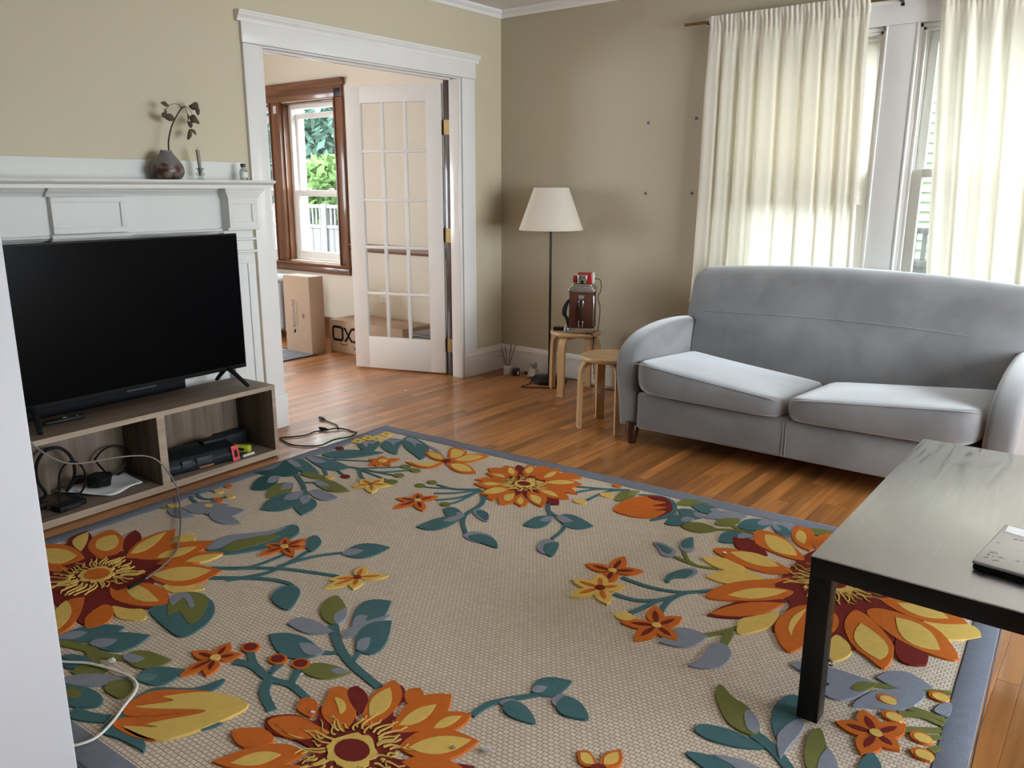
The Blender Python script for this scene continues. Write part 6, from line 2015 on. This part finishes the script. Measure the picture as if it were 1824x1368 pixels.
bm = bmesh.new(); lathe(bm, [(.004, .03), (.009, .024), (.009, .006), (.006, 0)], 12, (.972, -.235, .092)); obj('cord_end', bm, M['ceramic'], o, True, 40)['label'] = 'white cord end'

# ---------------------------------------------------------------- far room
def carton(name, label, x0, y0, x1, y1, h, flap):
    t = thing(name, label, 'box', ((x0 + x1) / 2, (y0 + y1) / 2, 0))
    a, b = (x1 - x0) / 2, (y1 - y0) / 2
    bx('carton_body', (-a, -b, .001), (a, b, h - .002), M['card'], t, .004)
    bx('top_flap', (-a, -b, h - .003), (-.0005 if flap == 'x' else a, b if flap == 'x' else -.0005, h), M['card'], t, .001)
    bx('top_flap', (.0005 if flap == 'x' else -a, -b if flap == 'x' else .0005, h - .003), (a, b, h), M['card'], t, .001)
    return t, a, b
c1_, a, b = carton('cardboard_box', 'tall narrow cardboard box standing upright below the brown window', -1.822, -.592, -1.492, -.448, .628, 'x')
def text(name, body, size, loc, rot, mat, parent, ext=.0004, sx=1.0):
    cu = bpy.data.curves.new(name, 'FONT')
    cu.body = body; cu.size = size; cu.extrude = ext
    cu.align_x = 'LEFT'; cu.align_y = 'CENTER'
    o = bpy.data.objects.new(name, cu)
    COL.objects.link(o)
    cu.materials.append(mat)
    o.location, o.rotation_euler, o.parent = loc, rot, parent
    bpy.context.view_layer.update()
    me = bpy.data.meshes.new_from_object(o.evaluated_get(bpy.context.evaluated_depsgraph_get()))
    bpy.data.objects.remove(o)
    p = link(name, me, None, parent)
    p.location, p.rotation_euler = loc, rot
    return p
ROT_UP = Matrix(((0, -1, 0), (0, 0, -1), (1, 0, 0))).to_euler()      # reads upwards on a face that looks towards -y
text('lettering', 'BIONAIRE', .052, (-.045, -b - .001, .205), ROT_UP, M['ink_grey'], c1_, sx=1.0)
text('small_lettering', 'Thermostatic infrared heater', .017, (-.005, -b - .001, .215), ROT_UP, M['ink_grey'], c1_)
bm = bmesh.new(); prism(bm, [(-.060, .155), (-.035, .168), (-.030, .195), (-.052, .185)], 'y', -b - .0015, -b + .001); obj('logo', bm, M['ink'], c1_)
bm = bmesh.new(); prism(bm, [(.062, .29), (.088, .295), (.086, .33), (.064, .328)], 'y', -b - .0012, -b + .001); obj('small_mark', bm, M['ink_grey'], c1_)
c2_, a2, b2 = carton('cardboard_box', 'long low cardboard box with black lettering, lying behind the open door', -1.515, -.385, -.66, -.045, .268, 'y')
def stroke(pts, w, parent, y, name='lettering', closed=False):
    """A flat inked stroke on the front of the carton, as a ribbon along PTS (x, z)."""
    P = [Vector((p[0], p[1])) for p in pts]
    n = len(P)
    Lq, Rq = [], []
    for i in range(n):
        t = (P[(i + 1) % n] - P[i - 1]) if closed else (P[min(i + 1, n - 1)] - P[max(i - 1, 0)])
        nn = Vector((-t.y, t.x)).normalized() * w / 2
        Lq.append(P[i] + nn); Rq.append(P[i] - nn)
    bm = bmesh.new()
    va = [[bm.verts.new((q.x, yy, q.y)) for q in S] for S in (Lq, Rq) for yy in (y - .0012, y + .001)]
    m = n if closed else n - 1
    for i in range(m):
        j = (i + 1) % n
        bm.faces.new((va[0][i], va[0][j], va[2][j], va[2][i]))
        bm.faces.new((va[0][i], va[0][j], va[1][j], va[1][i]))
        bm.faces.new((va[2][i], va[2][j], va[3][j], va[3][i]))
    return obj(name, bm, M['ink'], parent)
def rrect(x0, x1, z0, z1, r):
    pts = []
    for cx_, cz, a0 in ((x1 - r, z1 - r, 0), (x0 + r, z1 - r, 90), (x0 + r, z0 + r, 180), (x1 - r, z0 + r, 270)):
        for k in range(5):
            a = math.radians(a0 + k * 22.5)
            pts.append((cx_ + r * math.cos(a), cz + r * math.sin(a)))
    return pts
stroke(rrect(-.385, -.268, .105, .212, .022), .022, c2_, -b2, closed=True)
stroke([(p.x, p.y) for p in spline([(-.255, .205, 0), (-.235, .200, 0), (-.205, .160, 0), (-.165, .112, 0), (-.145, .105, 0)], 6)], .020, c2_, -b2)
stroke([(p.x, p.y) for p in spline([(-.245, .105, 0), (-.225, .112, 0), (-.190, .160, 0), (-.155, .205, 0), (-.10, .210, 0), (-.03, .208, 0), (-.02, .16, 0), (-.03, .108, 0), (-.10, .104, 0), (-.14, .108, 0)], 6)], .020, c2_, -b2)
stroke([(p.x, p.y) for p in spline([(-.300, .078, 0), (-.270, .068, 0), (-.235, .070, 0), (-.210, .080, 0)], 6)], .006, c2_, -b2, 'printed_curve')
stroke([(p.x, p.y) for p in spline([(-.140, .062, 0), (-.115, .046, 0), (-.095, .048, 0), (-.085, .060, 0)], 6)], .006, c2_, -b2, 'printed_curve')
tb = thing('plastic_tub', 'dark grey plastic tub beside the low cardboard box, seen through the door glass', 'tub', (-.42, -.215, 0))
bm = bmesh.new()
for z0, z1, e in ((.0, .225, 0), (.215, .24, .012)):
    box(bm, (-.17 - e, -.12 - e, z0), (.17 + e, .12 + e, z1), .010)
obj('tub_body', bm, M['tub'], tb, True, 50)
bm = bmesh.new(); box(bm, (-.175, -.125, .24), (.175, .125, .252), .006); obj('tub_lid', bm, M['tub'], tb, True, 50)
ra = thing('radiator', 'old silver column radiator below the brown window, left of the tall box', 'radiator', (-2.46, -.20, 0))
for k in range(11):
    bm = bmesh.new()
    xx = -.62 + k * .0885
    for yy in (-.085, 0, .085):
        tube(bm, [(xx, yy, .10), (xx, yy, .50)], .026, 8, 1.15)
    tube(bm, [(xx, -.095, .505), (xx, -.06, .535), (xx, .06, .535), (xx, .095, .505)], .030, 8, 1.2)
    tube(bm, [(xx, -.095, .115), (xx, -.06, .09), (xx, .06, .09), (xx, .095, .115)], .030, 8, 1.2)
    if k in (0, 10):
        for yy in (-.085, .085): tube(bm, [(xx, yy, .0), (xx, yy, .11)], .020, 8)
    obj('section', bm, M['iron'], ra, True, 60)
mt_ = thing('floor_mat', 'blue-grey mat on the far room floor beneath the tall box', 'mat', (-1.95, -1.25, 0))
bm = bmesh.new(); box(bm, (-.50, -.75, .0005), (.485, .66, .007), .002); obj('mat_pile', bm, M['mat'], mt_, True, 50)
bm = bmesh.new()
for a_, b_ in (((.485, -.765), (.500, .675)), ((-.515, -.765), (-.5, .675)), ((-.5, .66), (.485, .675)), ((-.5, -.765), (.485, -.75))):
    box(bm, (a_[0], a_[1], .0005), (b_[0], b_[1], .0085), .002)
obj('mat_edging', bm, M['mat_edge'], mt_, True, 50)
def outlet(label, p):
    t = thing('wall_outlet', label, 'outlet', p)
    bx('cover_plate', (-.036, -.006, -.058), (.036, 0, .058), M['vinyl'], t, .003)
    for z in (-.022, .022):
        bm = bmesh.new(); box(bm, (-.014, -.008, z - .013), (.014, -.005, z + .013), .003)
        so = obj('socket', bm, M['vinyl'], t, True, 50)
        for k in (-.006, .006):
            bx('slot', (k - .0012, -.0084, z - .004), (k + .0012, -.0078, z + .005), M['ink'], so)
outlet('white wall outlet seen through the lower panes of the french door', (-1.267, -.0005, .438))
pt = thing('paper_tag', 'small white paper tag stuck near the top of the brown window mullion', 'tag', (-2.552, -.0275, 1.995))
bx('tag_sheet', (-.020, -.002, -.035), (.020, 0, .022), M['paper'], pt, .0005)
bx('tag_clip', (-.012, -.004, .020), (.016, -.0005, .030), M['vinyl'], pt, .001)

# ---------------------------------------------------------------- outdoors
bm = bmesh.new(); box(bm, (-30, .3, -.75), (30, 40, -.6)); struct('ground', bm, M['lawn'])
hs_ = thing('neighbor_house', 'pale green clapboard house standing beyond the fence outside the windows', 'house', (3.2, 4.9, -.6))
bm = bmesh.new(); box(bm, (-2.6, .03, 0), (5.5, 7, 9.7)); obj('wall_core', bm, M['siding'], hs_)  # height above the part in view is added to cut sky light
for k in range(97):
    bm = bmesh.new(); z = k * .1
    prism(bm, [(.03, z - .012), (-.002, z - .010), (.014, z + .1), (.03, z + .1)], 'x', -2.6, 5.5)
    obj('clapboard', bm, M['siding'], hs_)
bx('corner_board', (-2.68, -.02, 0), (-2.56, .06, 9.7), M['vinyl'], hs_, .004)
bm = bmesh.new(); prism(bm, [(-.5, 9.65), (7.5, 9.65), (3.5, 11.5)], 'x', -2.9, 5.8); obj('roof', bm, M['tub'], hs_)
bm = bmesh.new(); box(bm, (.55, -.03, 2.0), (1.35, .02, 3.3), .01); w_o = obj('window_trim', bm, M['vinyl'], hs_, True, 50)
bx('pane', (.63, -.034, 2.08), (1.27, -.028, 3.22), M['black_gloss'], w_o)
def fence_run(label, x0, x1, y, ztop, group):
    t = thing('wooden_fence', label, 'fence', ((x0 + x1) / 2, y, -.6))
    L = (x1 - x0) / 2; H = ztop + .6
    n = int((x1 - x0) / .145)
    for k in range(n):
        xx = -L + k * .145
        bx('board', (xx, 0, .03), (xx + .138, .02, H - .29), M['fence'], t)
    n2 = int((x1 - x0) / .075)
    for k in range(n2):
        xx = -L + k * .075
        bx('picket', (xx, .0, H - .25), (xx + .032, .018, H - .02), M['fence'], t)
    for z in (H - .30, H - .04):
        bx('rail', (-L, -.02, z), (L, .035, z + .045), M['fence'], t, .004)
    k = -L
    while k < L + .1:
        bx('post', (k - .05, -.03, 0), (k + .05, .05, H + .02), M['fence'], t, .006)
        k += 2.0
fence_run('weathered grey picket-topped fence between the house wall and the curtained windows', 1.2, 5.2, 2.4, 1.02, None)
fence_run('weathered grey fence outside the brown window of the far room', -6.9, -2.9, 2.4, 1.10, None)
pp = thing('porch_post', 'white ribbed post standing outside the brown window', 'post', (-4.33, 1.55, -.6))
bm = bmesh.new(); box(bm, (-.05, -.1, 0), (.05, .1, 3.4), .004); obj('post_core', bm, M['vinyl'], pp, True, 50)
for k in (-.03, .0, .03):
    bx('rib', (k - .006, -.115, .02), (k + .006, -.098, 3.38), M['vinyl'], pp, .004)
def tree(label, p, h, r, n, mat, seed, group):
    t = thing('leafy_tree', label, 'tree', p, 0, group)
    rg = random.Random(seed)
    bm = bmesh.new(); tube(bm, [(0, 0, 0), (.1, .05, h * .4), (-.05, .1, h * .8)], .15, 8, 1, radii=[.16, .11, .05]); obj('trunk', bm, M['bark'], t, True, 60)
    vs, fs = [], []
    for k in range(n):
        a, b_, rad = rg.uniform(0, 6.28), rg.uniform(-1, 1), r * rg.uniform(.35, 1) ** .5
        c = Vector((rad * math.cos(a) * math.sqrt(1 - b_ * b_), rad * math.sin(a) * math.sqrt(1 - b_ * b_), h * .68 + rad * b_ * h * .36 / r))
        s = rg.uniform(.05, .13)
        u = Vector((rg.uniform(-1, 1), rg.uniform(-1, 1), rg.uniform(-1, 1))).normalized()
        w = u.orthogonal().normalized()
        i = len(vs)
        vs += [c - u * s, c + w * s * .45, c + u * s, c - w * s * .45]
        fs.append((i, i + 1, i + 2, i + 3))
    me = bpy.data.meshes.new('crown'); me.from_pydata(vs, [], fs)
    tag(link('crown', me, mat, t), kind='stuff')
tree('bright green leafy tree filling the view through the brown window', (-9.9, 6.2, -.6), 4.7, 3.0, 26000, M['foliage'], 1, None)
tree('second green tree further left outside the brown window', (-15.6, 8.6, -.6), 6.5, 2.5, 14000, M['foliage'], 2, None)
tree('dark green tree behind the neighbouring house gable', (-2.6, 13.6, -.6), 7.0, 2.2, 9000, M['foliage'], 3, None)
tree('small lime green shrub leaning over the far fence', (-6.2, 3.5, -.6), 2.3, .75, 2600, M['foliage2'], 4, None)
